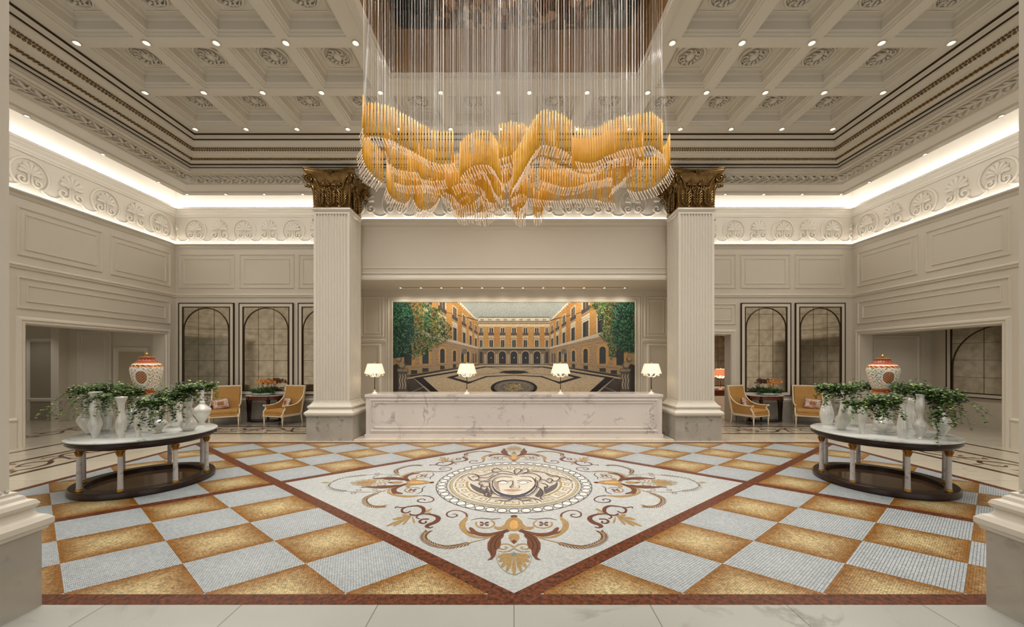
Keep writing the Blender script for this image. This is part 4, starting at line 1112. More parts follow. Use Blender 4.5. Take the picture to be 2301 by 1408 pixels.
for cx in (1240, 1275): m2([(cx - 10, 790), (cx + 10, 790), (cx + 10, 925), (cx - 10, 925)], (90, 84, 74), 6)
for x0, x1 in ((650, 700), (880, 925), (1030, 1060)):
    for k in range(8): m2([W_(x0, 760 + k * 20), W_(x1, 760 + k * 20), W_(x1, 772 + k * 20), W_(x0, 772 + k * 20)], (168, 140, 112), 4)
for cx, w, y in ((552, 90, 1030), (795, 62, 995), (970, 45, 972), (390, 90, 1060)):
    m2([(cx - w / 2, y - 28), (cx + w / 2, y - 34 * .8), (cx + w / 2, y + 20), (cx - w / 2, y + 32)], (58, 52, 46), 5)
# far facade
def far(x0, x1, y0, y1, c, l): mp.poly([(x0, y0), (x1, y0), (x1, y1), (x0, y1)], c, layer=l)
XL, XR = XCN, 2 * MC - XCN
far(XL, XR, 275, 335, (214, 206, 186), 2); far(XL, XR, 268, 277, (44, 40, 38), 3); far(XL, XR, 326, 334, (60, 54, 48), 3)
for k in range(9): far(XL + 30 + k * 112, XL + 80 + k * 112, 296, 320, (160, 150, 134), 3)
far(XL, XR, 335, 372, (186, 170, 142), 3)
for k in range(50): far(XL + 6 + k * 20.6, XL + 16 + k * 20.6, 350, 368, (82, 70, 58), 4)
far(XL, XR, 372, 410, (222, 200, 160), 3); far(XL, XR, 408, 722, OC, 2)
for k, c in enumerate(((198, 156, 88), (190, 138, 80), (196, 150, 86), (186, 134, 74), (198, 152, 86), (190, 140, 76))):
    far(1405 + k * 163 - 22, 1405 + k * 163 + 40, 410, 715, c, 3)
for cx in [1352] + [1497 + 163.5 * k for k in range(5)] + [2 * MC - 1352]:
    w = 29 if cx in (1352, 2 * MC - 1352) else 36
    far(cx - w, cx + w, 420, 500, CRM2, 4); far(cx - w + 9, cx + w - 9, 426, 500, (72, 66, 62), 5); far(cx - 3, cx + 3, 426, 500, (210, 204, 190), 6)
    far(cx - w - 4, cx + w + 4, 494, 530, (96, 84, 74), 6); far(cx - w - 2, cx + w + 2, 540, 574, CRM2, 4); far(cx - w + 8, cx + w - 8, 552, 564, (168, 150, 122), 5)
    far(cx - w, cx + w, 590, 700, CRM2, 4); far(cx - w + 9, cx + w - 9, 600, 700, (64, 66, 62), 5); far(cx - 3, cx + 3, 600, 700, (140, 134, 120), 6)
far(XL, XR, 698, 726, (176, 168, 142), 5); far(XL, XR, 726, 940, (120, 104, 86), 4); far(XL + 60, XR - 60, 726, 745, (56, 50, 44), 6)
for k in range(5):
    cx = 1492 + k * 165.5
    archwin(cx, 102, 758, 940, 10, 6, False, (40, 40, 42)); mp.ell(cx + 4, 855, 8, 10, (190, 190, 184), 8, layer=9)
    far(cx - 97, cx - 68, 800, 940, (176, 160, 138), 7)
far(1492 + 4 * 165.5 + 68, 1492 + 4 * 165.5 + 97, 800, 940, (176, 160, 138), 7)
for cx in (1352, 2 * MC - 1352): far(cx - 20, cx + 20, 770, 930, (60, 52, 46), 6)
# courtyard paving
mp.poly([(1330, 942), (2 * MC - 1330, 942), W_(90, 945) and (2 * MC - 90, 1160), (2 * MC - 90, B0), (90, B0), (90, 1160)], (190, 172, 142), layer=10)
rr = random.Random(5)
for k in range(5200):
    y = 990 + (B0 - 990) * rr.random() ** .8; x = rr.uniform(420, 2 * MC - 420)
    q = (y - 900) / 120
    mp.ell(x, y, 1.4 * q, .8 * q, rr.choice([(150, 126, 92), (206, 190, 160), (168, 148, 116), (214, 200, 172), (128, 104, 76)]), 4, layer=10.5)
BK = (34, 28, 30)
m2([(90, 1110), (340, 1095), (1330, 944), (1330, 956), (400, 1120), (90, 1180)], (98, 90, 78), 11)
m2([(330, 1110), (1340, 946), (MC, 944), (MC, 951), (1345, 953), (340, 1126)], BK, 11.5)
m2([(385, 1140), (1400, 978), (MC, 982), (MC, 989), (1430, 990), (520, 1142), (900, B0 - 60), (980, B0), (880, B0)], BK, 12)
m2([(90, 1190), (395, 1145), (640, 1375), (810, B0), (90, B0)], (64, 58, 54), 12)
s2([(390, 1150), (640, 1380), (800, B0)], 7, (170, 160, 148), 13); s2([(300, 1368), (520, 1275), (525, 1262), (430, 1180)], 7, (160, 150, 138), 13)
for k in range(10): s2([(300 + 6 * k, 1190 + 18 * k), (410 + 10 * k, 1180 + 18 * k)], 5, (92, 84, 76), 12.5)
m2([(850, 1135), (1100, 1075), (1130, 1084), (960, 1138), (1175, 1196), (1240, 1180), (1420, 1116), (MC, 1100), (MC, 1108), (1440, 1130), (1290, 1180), (1172, 1228)], BK, 12)
m2([(1600, 1062), (1700, 1040), (MC, 1036), (MC, 1084), (1720, 1080), (1640, 1070)], BK, 12)
s2([(1410, 985), (1600, 1010), (1700, 1045)], 5, (100, 84, 68), 12); s2([(1240, 1110), (1500, 1080), (1680, 1072)], 5, (150, 130, 104), 12)
mp.ell(MC, 1285, 334, 122, BK, 48, layer=13); mp.ell(MC, 1280, 286, 98, (108, 102, 94), 48, layer=14); mp.ring(MC, 1280, 230, 76, 5, (160, 150, 130), 40, layer=15); mp.ell(MC, 1280, 120, 56, (140, 126, 96), 24, layer=14.5)
for k in range(90):
    a = rr.uniform(0, 2 * PI); q = rr.random(); x, y = MC + 190 * q * math.cos(a), 1275 + 62 * q * math.sin(a)
    mp.stroke([(x, y), (x + rr.uniform(-20, 20), y + rr.uniform(-8, 8)), (x + rr.uniform(-30, 30), y + rr.uniform(-10, 10))], 6, rr.choice([(204, 186, 130), (66, 58, 46), (180, 160, 104)]), sm=2, layer=16)
# balustrade piers with stone balls
for dx, sc in ((0, 1.0),):
    m2([(90, 960), (150, 940), (180, 1000), (190, 1390), (140, B0), (90, B0)], (58, 54, 50), 13)
    m2([(145, 1010), (300, 1010), (310, 1060), (290, 1075), (285, 1300), (320, 1370), (320, B0), (150, B0), (150, 1370), (165, 1300), (160, 1060)], (96, 88, 80), 14)
    m2([(150, 1018), (295, 1018), (300, 1050), (155, 1050)], (150, 136, 120), 15)
    for k in range(3):
        x = 185 + 38 * k; s2([(x, 1090), (x + 9, 1130), (x - 6, 1180), (x + 8, 1240), (x - 4, 1300)], 13, (186, 174, 156), 15, 4)
    for (cx, cy, r) in ((220, 962, 50), (172, 872, 44)):
        pts = lambda e, ox=0, oy=0: [(cx + ox + (r - e) * math.cos(2 * PI * k / 20), cy + oy + (r - e) * math.sin(2 * PI * k / 20)) for k in range(20)]
        m2(pts(0), (112, 98, 82), 16); m2(pts(12, -6, -8), (168, 150, 126), 17)
# foliage
def inpoly(x, y, ps):
    c = False; j = len(ps) - 1
    for i in range(len(ps)):
        if (ps[i][1] > y) != (ps[j][1] > y) and x < (ps[j][0] - ps[i][0]) * (y - ps[i][1]) / (ps[j][1] - ps[i][1]) + ps[i][0]: c = not c
        j = i
    return c
LT = [(90, 60), (360, 60), (560, 60), (640, 130), (760, 170), (830, 300), (900, 420), (930, 560), (860, 620), (700, 680), (600, 780), (500, 830), (380, 880), (330, 800), (200, 820), (90, 860)]
RT = [(1120, 150), (1180, 60), (1758, 60), (1758, 780), (1640, 790), (1520, 720), (1480, 860), (1400, 840), (1380, 640), (1270, 560), (1320, 400), (1240, 300), (1230, 180)]
RT = [(x + 1792, y) for x, y in RT]
mp.poly([(90, 60), (300, 60), (370, 200), (400, 480), (340, 640), (330, 830), (90, 860)], (24, 48, 44), layer=17.5)
mp.poly([(x + 1792, y) for x, y in [(1500, 60), (1758, 60), (1758, 780), (1640, 760), (1500, 640), (1440, 460), (1500, 300)]], (24, 44, 38), layer=17.5)
for T, x_dark, sgn, n in ((LT, 90, 1, 3000), (RT, 3550, -1, 2800)):
    xs_ = [p[0] for p in T]
    k = 0
    while k < n:
        x, y = rr.uniform(min(xs_), max(xs_)), rr.uniform(60, 880)
        if not inpoly(x, y, T): continue
        k += 1
        q = abs(x - x_dark) / 850
        g = rr.random()
        if q < .38: c = rr.choice([(22, 56, 48), (46, 100, 72), (64, 126, 84), (14, 32, 36), (96, 150, 104), (12, 28, 30)])
        elif q < .75: c = rr.choice([(30, 60, 40), (74, 112, 62), (120, 146, 76), (48, 84, 50), (158, 172, 96), (26, 40, 30)])
        else: c = rr.choice([(34, 40, 24), (88, 108, 56), (150, 160, 96), (60, 74, 44), (204, 200, 140)])
        mp.leaf(x, y, rr.uniform(22, 44), rr.uniform(3.5, 7), rr.uniform(-2.8, -.3) if rr.random() < .7 else rr.uniform(0, 6.3), c, layer=18 + 3 * rr.random())
mp.poly([(560, 200), (600, 190), (605, 440), (545, 450)], (52, 110, 84), layer=18.2)
# keep every shape inside the panel
xa, xb = (870 + 92 / 6.4 - CX) * YN / FX, (870 + 3556 / 6.4 - CX) * YN / FX
zt, zb = H - (670 + 60 / 6.4 - CY) * YN / FX, H - (670 + B0 / 6.4 - CY) * YN / FX
mp.v = [(min(max(x, xa), xb), y, min(max(z, zb), zt)) for x, y, z in mp.v]
mt = thing('mosaic_mural', 'large mosaic mural of an ochre palazzo courtyard behind the reception desk', 'mural')
mp.build('mosaic_picture', colmat('mural_stones', 0.3, 60), mt)
b = MB(); b.box(xa - .015, xb + .015, YN - .0105, YN, zb - .015, zt + .015); b.build('backing_board', mat('mural_edge', (90, 78, 60), .5), mt)
# ============================================================ RECEPTION DESK
pf = MB(); pf.box(-3.80, 3.80, 8.96, YN, 0, .035); struct('trim_32', pf, marble('platform_marble', (212, 202, 184), (150, 136, 120), 1, .15), bevel=.006)
M_DESK = marble('desk_marble', (216, 208, 202), (140, 128, 130), 1.5, 0.14, 0.46, 0.475, 0.04)
dk = thing('reception_desk', 'long white veined marble reception desk between the columns', 'desk', (0, 9.19, .035))
DXh = 3.63
m = MB(); m.box(-DXh, DXh, 0, .80, 0, .08); m.box(-DXh + .02, DXh - .02, .03, .80, .08, .98); m.build('body', M_DESK, dk, bevel=.004)
m = MB(); m.box(-DXh, DXh, 0, .82, .98, 1.045); m.build('top', M_DESK, dk, bevel=.006)
F = Face((0, .03), (1, 0), (0, -1))
F.frame(-DXh + .12, DXh - .12, .14, .93, .05, .03); F.frame(-DXh + .2, DXh - .2, .22, .86, .04, .022)
F.mb.build('front_moulding', M_DESK, dk)
# desk lamps
M_SHADE = bpy.data.materials.new('lamp_shade_fabric'); M_SHADE.use_nodes = True
nt = M_SHADE.node_tree; b_ = nt.nodes['Principled BSDF']
b_.inputs['Base Color'].default_value = lin((250, 240, 218)); b_.inputs['Roughness'].default_value = .8
b_.inputs['Emission Color'].default_value = lin((255, 236, 200)); b_.inputs['Emission Strength'].default_value = .3
M_CRYSTAL = mat('white_glass_arm', (245, 240, 230), .12)
def make_lamp(label, loc, group, shade=M_SHADE, s=1.0):
    t = thing('table_lamp', label, 'lamp', loc, 0, group)
    m = MB(); m.lathe([(.075, 0), (.075, .012), (.055, .02), (.045, .04), (.02, .055), (.014, .075), (.02, .09), (.012, .1)], n=20); m.build('base', M_CRYSTAL, t, smooth='auto')
    m = MB(); m.tube([(0, 0, .095), (0, 0, .46)], .009, 10); m.ball((0, 0, .14), .016, 8); m.ball((0, 0, .455), .018, 8); m.build('pole', M_BRONZE, t, smooth=True)
    m = MB()
    for k in range(6):
        a = 2 * PI * k / 6 + .3; c, q = math.cos(a), math.sin(a)
        pts = [(0, .44), (.05, .415), (.10, .43), (.13, .475), (.175, .495), (.20, .47), (.185, .445), (.165, .46)]
        m.tube(smooth_pts([(c * r, q * r, z) for r, z in pts], 3), .0105, 6)
        m.lathe([(.003, 0), (.018, .01), (.02, .03)], (c * .15, q * .15, .49), 8)
    m.lathe([(.02, .43), (.035, .45), (.02, .48), (.012, .53)], n=12); m.build('arms', M_CRYSTAL, t, smooth=True)
    m = MB(); m.lathe([(.245, .505), (.24, .52), (.178, .73), (.172, .745)], n=32, cap=False); m.lathe([(.169, .745), (.237, .507)], n=32, cap=False); m.build('lamp_shade', shade, t, smooth=True)
    m = MB(); m.ball((0, 0, .775), .014, 8); m.tube([(0, 0, .72), (0, 0, .77)], .005, 6); m.build('finial', M_GOLD, t, smooth=True)
    l = bpy.data.lights.new('bulb', 'POINT'); l.energy = 2.6; l.color = (1, .82, .6); l.shadow_soft_size = .04
    lo = bpy.data.objects.new('bulb', l); COL.objects.link(lo); lo.parent = t; lo.location = (0, 0, .6)
    return t
names = ('leftmost of the four white shaded desk lamps, near the left column', 'second desk lamp from the left column, in front of the mural courtyard', 'third desk lamp from the left column, in front of the mural courtyard', 'rightmost of the four white shaded desk lamps, near the right column')
l0 = None
for (px_, lab) in zip((842, 1049, 1259.5, 1463.5), names):
    p = ((px_ - CX) * 9.42 / FX, 9.42, 1.08)
    if l0 is None: l0 = make_lamp(lab, p, 'lamps on the reception desk')
    else: dup(l0, p, 0, lab)
# ============================================================ MIRRORS
M_MIR = bpy.data.materials.new('antique_mirror'); M_MIR.use_nodes = True
nt = M_MIR.node_tree; N = nt.nodes.new; L = nt.links.new; b_ = nt.nodes['Principled BSDF']
b_.inputs['Metallic'].default_value = .95; b_.inputs['Roughness'].default_value = .09
tc = N('ShaderNodeTexCoord'); nz = N('ShaderNodeTexNoise'); nz.inputs['Scale'].default_value = 5; nz.inputs['Detail'].default_value = 6
L(tc.outputs['Object'], nz.inputs['Vector'])
rp = N('ShaderNodeValToRGB'); rp.color_ramp.elements[0].color = lin((196, 188, 170)); rp.color_ramp.elements[0].position = .3
rp.color_ramp.elements[1].color = lin((238, 232, 218)); rp.color_ramp.elements[1].position = .7
L(nz.outputs['Fac'], rp.inputs[0]); L(rp.outputs[0], b_.inputs['Base Color'])
M_LEAD = mat('mirror_joint', (92, 78, 56), .4, .5)
def make_mirror(label, w, z0, z1, loc, rz=0):
    """arched antique mirror panel; local x along the wall, -y into the room"""
    t = thing('arched_mirror', label, 'mirror', loc, rz, None)
    F = Face((0, 0), (1, 0), (0, -1)); h = w / 2
    def band(mb, a0, a1, q0, q1, wd, d0, d1):
        F.slab(a0, a1, q0, q0 + wd, d0, d1, mb); F.slab(a0, a1, q1 - wd, q1, d0, d1, mb); F.slab(a0, a0 + wd, q0 + wd, q1 - wd, d0, d1, mb); F.slab(a1 - wd, a1, q0 + wd, q1 - wd, d0, d1, mb)
    g = .145
    m = MB(); F.slab(-h + g, h - g, z0 + g, z1 - g, .0, .03, m); m.build('glass', M_MIR, t)
    m = MB(); band(m, -h, h, z0, z1, .026, 0, .05); band(m, -h + g - .024, h - g + .024, z0 + g - .024, z1 - g + .024, .026, 0, .05); m.build('bronze_frame', M_BRONZE, t)
    m = MB(); band(m, -h + .026, h - .026, z0 + .026, z1 - .026, g - .05, 0, .04); m.build('cream_frame', M_TRIM, t)
    hw = h - g; zs = z1 - g - hw
    m = MB(); m.tube([(-hw + .02, -.035, z0 + g)] + [(-(hw - .02) * math.cos(a), -.035, zs + (hw - .02) * math.sin(a)) for a in np.linspace(0, PI, 25)] + [(hw - .02, -.035, z0 + g)], .017, 6); m.build('arch', M_BRONZE, t)
    m = MB()
    for q in (-.34, .34): m.box(q * hw - .006, q * hw + .006, -.034, -.029, z0 + g, z1 - g)
    z = z0 + g + .45
    while z < z1 - g - .2:
        m.box(-hw, hw, -.034, -.029, z - .005, z + .005); z += .5
    m.build('glazing_bars', M_LEAD, t)
    return t
make_mirror('arched antique mirror panel nearest the left side wall', 1.76, .81, 3.735, (-9.775, YW, 0))
make_mirror('arched antique mirror panel behind the left console table', 1.73, .81, 3.735, (-7.875, YW, 0))
make_mirror('arched antique mirror panel half hidden behind the left column', 1.73, .81, 3.735, (-6.0, YW, 0))
make_mirror('arched antique mirror panel behind the right console table', 1.59, .78, 3.735, (8.005, YW, 0))
make_mirror('arched antique mirror panel nearest the right side wall', 1.59, .78, 3.735, (9.73, YW, 0))
make_mirror('dark arched mirror seen through the wide opening in the right wall', 2.7, .82, 3.05, (13.4, 10.35, 0), -PI / 2)
make_mirror('arched mirror in the lounge seen through the doorway by the right column', 1.5, .8, 3.1, (7.65, 14.6, 0))
make_mirror('mirror beside the lamp in the lounge beyond the right column', 1.3, .8, 3.1, (6.2, 14.6, 0)) if False else None
# ============================================================ CHANDELIER: curtains of amber glass rods on wires
M_AMBER = bpy.data.materials.new('amber_glass'); M_AMBER.use_nodes = True
nt = M_AMBER.node_tree; N = nt.nodes.new; L = nt.links.new; b_ = nt.nodes['Principled BSDF']
b_.inputs['Base Color'].default_value = lin((236, 168, 52)); b_.inputs['Roughness'].default_value = .28
b_.inputs['Transmission Weight'].default_value = .12; b_.inputs['Coat Weight'].default_value = .0; b_.inputs['Specular IOR Level'].default_value = .3
b_.inputs['Emission Color'].default_value = lin((255, 180, 30)); b_.inputs['Emission Strength'].default_value = .07  # slight glow put into the glass so the rods look lit
tc = N('ShaderNodeTexCoord'); nz = N('ShaderNodeTexNoise'); nz.inputs['Scale'].default_value = 7
L(tc.outputs['Object'], nz.inputs['Vector'])
mx = N('ShaderNodeMix'); mx.data_type = 'RGBA'; mx.inputs[6].default_value = lin((184, 124, 24)); mx.inputs[7].default_value = lin((232, 182, 64))
L(nz.outputs['Fac'], mx.inputs[0]); L(mx.outputs[2], b_.inputs['Base Color'])
M_CLEAR = mat('clear_twisted_glass', (236, 214, 190), .05, 0, (255, 232, 206), .16, trans=.48, coat=.5)  # tips carry a faint added glow
M_WIRE = mat('steel_wire', (235, 235, 232), .3, .3)
RIB = [  # tip curve in the frame (px), depth of the curtain, rod length (m), lean of the tips
    ('A', [(150, 500), (300, 515), (420, 560), (560, 620), (700, 690), (800, 712), (900, 715), (975, 700)], 5.30, .46, .03),
    ('A', [(62, 420), (70, 500), (110, 505), (150, 500)], 5.33, .46, -.02),
    ('A', [(40, 600), (45, 700), (80, 790), (140, 860), (200, 915), (255, 950)], 5.75, .48, -.035),
    ('A', [(255, 610), (262, 690), (300, 740), (370, 780), (470, 795), (580, 800), (620, 862), (740, 885), (870, 878)], 5.70, .48, .03),
    ('A', [(258, 950), (290, 1030), (350, 1085), (440, 1125), (505, 1090), (520, 1040)], 6.25, .55, -.02),
    ('A', [(345, 905), (440, 930), (560, 935), (660, 930), (780, 960), (850, 955)], 6.0, .55, .02),
    ('A', [(560, 1100), (600, 1180), (660, 1215), (740, 1210), (820, 1150), (850, 1090), (780, 1040)], 6.4, .5, -.02),
    ('A', [(960, 560 + 400), (1040, 940), (1110, 955), (1185, 960)], 5.8, .47, .03),
    ('A', [(1045, 850), (1100, 790), (1190, 745), (1300, 735), (1380, 780), (1440, 880), (1480, 970)], 5.45, .50, .03),
    ('A', [(1060, 868), (1140, 865), (1200, 835), (1260, 825), (1320, 865), (1370, 950), (1395, 1040), (1450, 1110), (1490, 1080)], 5.85, .48, .02),
    ('A', [(850, 1060), (910, 1110), (990, 1160), (1060, 1120), (1150, 1060), (1240, 1050), (1300, 1150), (1380, 1170)], 6.1, .52, .02),
    ('A', [(960, 1170), (1010, 1260), (1080, 1320), (1150, 1290), (1230, 1310), (1310, 1320), (1370, 1280), (1440, 1230), (1500, 1190)], 6.4, .52, .01),
    ('A', [(1030, 1120), (1090, 1210), (1180, 1240), (1280, 1240), (1340, 1200)], 6.3, .5, 0),
    ('A', [(1460, 775), (1530, 765), (1590, 745), (1640, 725), (1700, 705), (1740, 730), (1765, 790), (1740, 850)], 5.45, .48, .02),
    ('A', [(1485, 960), (1540, 975), (1590, 910), (1600, 830), (1580, 790)], 5.8, .55, .01),
    ('A', [(1500, 1130), (1580, 1110), (1660, 1080), (1760, 1120), (1640, 1240), (1560, 1180)], 6.2, .5, 0),
    ('B', [(20, 1010), (95, 900), (170, 770), (235, 670), (300, 600), (380, 595), (470, 615), (560, 655), (640, 715)], 5.35, .48, -.02),
    ('B', [(660, 745), (790, 748), (900, 715), (1000, 650), (1090, 605), (1200, 560), (1330, 535), (1440, 515), (1530, 535), (1590, 590), (1612, 650)], 5.40, .48, .02),
    ('B', [(1635, 790), (1610, 870), (1560, 930), (1500, 985), (1410, 1020), (1300, 1035), (1215, 995)], 5.9, .48, .03),
    ('B', [(50, 1000), (170, 820), (260, 710), (350, 690), (480, 745), (610, 770), (740, 768), (890, 745), (1000, 690), (1150, 645), (1300, 655), (1390, 710)], 5.75, .47, -.01),
    ('B', [(1380, 730), (1290, 780), (1200, 870), (1150, 930), (1070, 985)], 5.95, .47, -.03),
    ('B', [(310, 910), (420, 930), (560, 955), (700, 940), (820, 900), (950, 885), (1040, 860), (1090, 900), (1090, 960)], 5.98, .55, -.02),
    ('B', [(170, 1075), (300, 1085), (450, 1090), (600, 1085), (750, 1090), (860, 1100), (960, 1140), (1070, 1160)], 6.3, .52, .02),
    ('B', [(0, 1110), (60, 1070), (130, 1060), (160, 1110), (110, 1200), (40, 1190)], 6.1, .5, 0),
    ('B', [(20, 1240), (60, 1290), (120, 1300), (155, 1260)], 6.4, .46, 0),
    ('B', [(235, 1240), (270, 1280), (320, 1240), (340, 1160), (400, 1130)], 6.4, .46, 0),
    ('B', [(640, 960 - 130), (740, 850), (830, 840), (900, 820)], 5.48, .48, 0),
    ('B', [(-130, 690), (-60, 680), (0, 670), (60, 700), (115, 700)], 5.42, .48, .01),
    ('A', [(900, 1035), (980, 1085), (1050, 1170), (1150, 1190), (1250, 1120), (1340, 1050)], 6.05, .48, .01),
    ('A', [(1190, 975), (1260, 1005), (1320, 1075), (1350, 1160), (1440, 1180)], 5.95, .48, .02),
    ('A', [(1010, 1230), (1080, 1270), (1160, 1260), (1260, 1275), (1350, 1240), (1420, 1190)], 6.25, .46, 0),
]
rods = []
for side, pts, Y, LN, lean in RIB:
    x0 = 810 if side == 'A' else 1150
    pix = [(x0 + a / 4.694, 230 + b / 4.694) for a, b in smooth_pts(pts, 10)]
    W3 = [P(a, b, Y) for a, b in pix]
    # walk along the curve, one rod every 3.6 cm
    acc = 0.0; last = W3[0]; k = 0
    for i in range(1, len(W3)):
        p, q = W3[i - 1], W3[i]; d = math.dist((p[0], p[2]), (q[0], q[2]))
        dxx = q[0] - p[0]
        while acc < d:
            t = acc / d if d else 0
            x, z = p[0] + (q[0] - p[0]) * t, p[2] + (q[2] - p[2]) * t
            yy = Y + .10 * math.sin(x * 2.3 + Y * 3) + random.uniform(-.012, .012)
            rods.append((x, yy, z, LN + random.uniform(-.01, .01), lean + random.uniform(-.006, .006)))
            acc += .042
        acc -= d
TIP = .13
def rod_mesh(mb, x, y, z, LN, lean, n=6):
    """clear bent tip up from the bead at z, amber tube above it"""
    r = .0118
    z1 = z + TIP
    tip = [(x + lean * 2.2, y - .02, z), (x + lean * 1.7, y - .018, z + .03), (x + lean * .8, y - .01, z + .08), (x + lean * .2, y, z1)]
    mb.tube(tip, [.007, .0042, .0055, .0095], n, 1)
    mb.ball((x + lean * 2.2, y - .02, z - .003), .009, 6, 1)
    mb.tube([(x + lean * .2, y, z1), (x, y, z1 + .08), (x, y, z1 + LN)], r, n, 0, True)
    mb.tube([(x, y, z1 + LN), (x, y, z1 + LN + .02)], [.009, .003], 5, 1)
    return z1 + LN + .02
ch = thing('chandelier', 'long wavy chandelier of amber glass rods hung on wires from the ceiling opening', 'chandelier', (0, 5.88, ZR - .02))
off = Vector((0, -5.88, -(ZR - .02)))
order = sorted(range(len(rods)), key=lambda i: (rods[i][1] > 5.48, rods[i][1]))
keep = set(order[::max(1, sum(1 for r in rods if r[1] < 5.6) // 96)][:96])
SH = lambda x, y, z: (x + off.x, y + off.y, z + off.z)
rest, wrest = MB(), MB()
rr = random.Random(11)
for i, (x, y, z, LN, lean) in enumerate(rods):
    m = rest if i not in keep else MB()
    zt_ = rod_mesh(m, x, y, z, LN, lean)
    thin = (.0006, .0006, .0008, .0014, .0030)[int(rr.random() * 5)]
    xw = min(max(x, -HX + .06), HX - .06)
    w = wrest if i not in keep else MB()
    w.tube([(x, y, zt_), (xw, min(y, HY1 - .08), ZR - .01)], thin, 4, 0, False)
    if i in keep:
        m.xf(SH); ro = m.build('glass_rod', [M_AMBER, M_CLEAR], ch, smooth=True)
        w.xf(SH); w.build('hanging_wire', M_WIRE, ch)
rest.xf(SH); tag(rest.build('glass_rod', [M_AMBER, M_CLEAR], ch, smooth=True), kind='stuff')
for k in range(90):       # extra wires of the rear rows
    x = rr.uniform(-2.1, 2.1); y = rr.uniform(5.5, HY1 - .1)
    wrest.tube([(x, y, 5.2 + .3 * math.sin(x * 2)), (x, y, ZR - .01)], rr.choice((.001, .0015, .003, .006)), 4, 0, False)
wrest.xf(SH); tag(wrest.build('hanging_wire', M_WIRE, ch), kind='stuff')
m = MB(); m.box(-2.15, 2.15, 5.12, 6.66, ZR - .014, ZR - .010) if False else None
print('rods', len(rods))
# unseen spotlights added in the recess to light the chandelier
for k, x in enumerate((-1.48, -.8, 0, .8, 1.6)):
    for y in (5.15, 5.8):
        downlight((x, y, ZR - .01), '%s added unseen spotlight from the left over the chandelier, %s row' % (ORD[k], 'near' if y < 5.5 else 'far'), 'added unseen spotlights over the chandelier', 55, .9, 80, True, (1, .9, .78))
# ============================================================ OVAL TABLES WITH VASES, JARS AND IVY
M_TOP = marble('table_marble', (205, 208, 204), (130, 134, 132), 1.6, .1, .45, .48, .06)
M_LEG = marble('leg_marble', (196, 192, 190), (96, 96, 104), 7, .2, .42, .52, .08)
M_PEARL = mat('pearl_glass', (204, 202, 194), .1, .12, spec=.9, coat=1, noise=(7, .14))
M_GILT = mat('gilt_metal', (150, 108, 50), .35, .9)
M_GLASSP = mat('clear_base_panel', (120, 88, 60), .08, 0, noise=(2, .15))
TX, TY = 5.74, 5.93
ZT = .795
def ell_pts(a, b, rot, n=64): 
    c, s = math.cos(rot), math.sin(rot)
    return [(a * math.cos(2 * PI * k / n) * c - b * math.sin(2 * PI * k / n) * s, a * math.cos(2 * PI * k / n) * s + b * math.sin(2 * PI * k / n) * c) for k in range(n)]
def esweep(mb, a, b, rot, prof, n=64, mi=0):
    c, s = math.cos(rot), math.sin(rot); vs = []
    for k in range(n):
        q = 2 * PI * k / n
        for d, z in prof:
            x, y = (a + d) * math.cos(q), (b + d) * math.sin(q); vs.append((x * c - y * s, x * s + y * c, z))
    m = len(prof)
    mb.add(vs, [(k * m + i, ((k + 1) % n) * m + i, ((k + 1) % n) * m + i + 1, k * m + i + 1) for k in range(n) for i in range(m - 1)], mi)
TA, TB = .865, .865
def make_table(label, loc, rot):
    t = thing('marble_table', label, 'table', loc, 0, 'round marble topped tables')
    m = MB(); esweep(m, TA, TB, rot, [(-TB, ZT), (-.015, ZT), (0, ZT - .008), (0, ZT - .02), (-.02, ZT - .03)]); m.build('marble_top', M_TOP, t, smooth='auto')
    m = MB(); esweep(m, TA, TB, rot, [(-.02, ZT - .03), (-.012, ZT - .035), (-.012, ZT - .075), (-.035, ZT - .085), (-.04, ZT - .10), (-.07, ZT - .125), (-.11, ZT - .13), (-.15, ZT - .13), (-.15, ZT - .04), (-TB + .02, ZT - .04)]); m.build('apron', M_WOOD, t, smooth='auto')
    m = MB(); esweep(m, TA - .065, TB - .065, rot, [(.02, 0), (.02, .012), (.035, .02), (.035, .075), (.02, .095), (-.13, .095), (-.14, .085), (-.14, 0)]); m.build('base_ring', M_WOOD, t, smooth='auto')
    m = MB(); esweep(m, TA - .065, TB - .065, rot, [(-.14, .03), (-TB + .075, .03)]); m.build('base_panel', M_GLASSP, t)
    for k in range(8):
        q = 2 * PI * (k + .5) / 8
        c, s = math.cos(rot), math.sin(rot); a, b = TA - .12, TB - .12
        x, y = a * math.cos(q), b * math.sin(q); x, y = x * c - y * s, x * s + y * c
        m = MB(); prof = []
        n = 40; vs = []
        for z, r in ((.12, .034), (.14, .031), (.55, .027), (.575, .030)):
            for j in range(n):
                rr_ = r * (1 - .07 * (j % 4 == 0)); vs.append((x + rr_ * math.cos(2 * PI * j / n), y + rr_ * math.sin(2 * PI * j / n), z))
        m.add(vs, [(i * n + j, i * n + (j + 1) % n, (i + 1) * n + (j + 1) % n, (i + 1) * n + j) for i in range(3) for j in range(n)])
        leg = m.build('leg', M_LEG, t)
        m = MB(); m.lathe([(.040, .095), (.041, .105), (.035, .115), (.037, .122), (.026, .125)], (x, y, 0), 16); m.build('foot', M_GOLD, leg, smooth='auto')
        m = MB(); m.lathe([(.030, .573), (.032, .585), (.027, .6), (.030, .62), (.042, .655), (.046, .67), (.026, .672)], (x, y, 0), 16)
        for j in range(8):
            g = 2 * PI * j / 8; m.tube([(x + .028 * math.cos(g), y + .028 * math.sin(g), .59), (x + .038 * math.cos(g), y + .038 * math.sin(g), .63), (x + .05 * math.cos(g), y + .05 * math.sin(g), .65)], [.008, .009, .004], 5)
        m.build('gilt_capital', M_GILT, leg, smooth='auto')
    return t
make_table('round marble topped table with eight column legs at the left of the room', (-TX, TY, 0), 0)
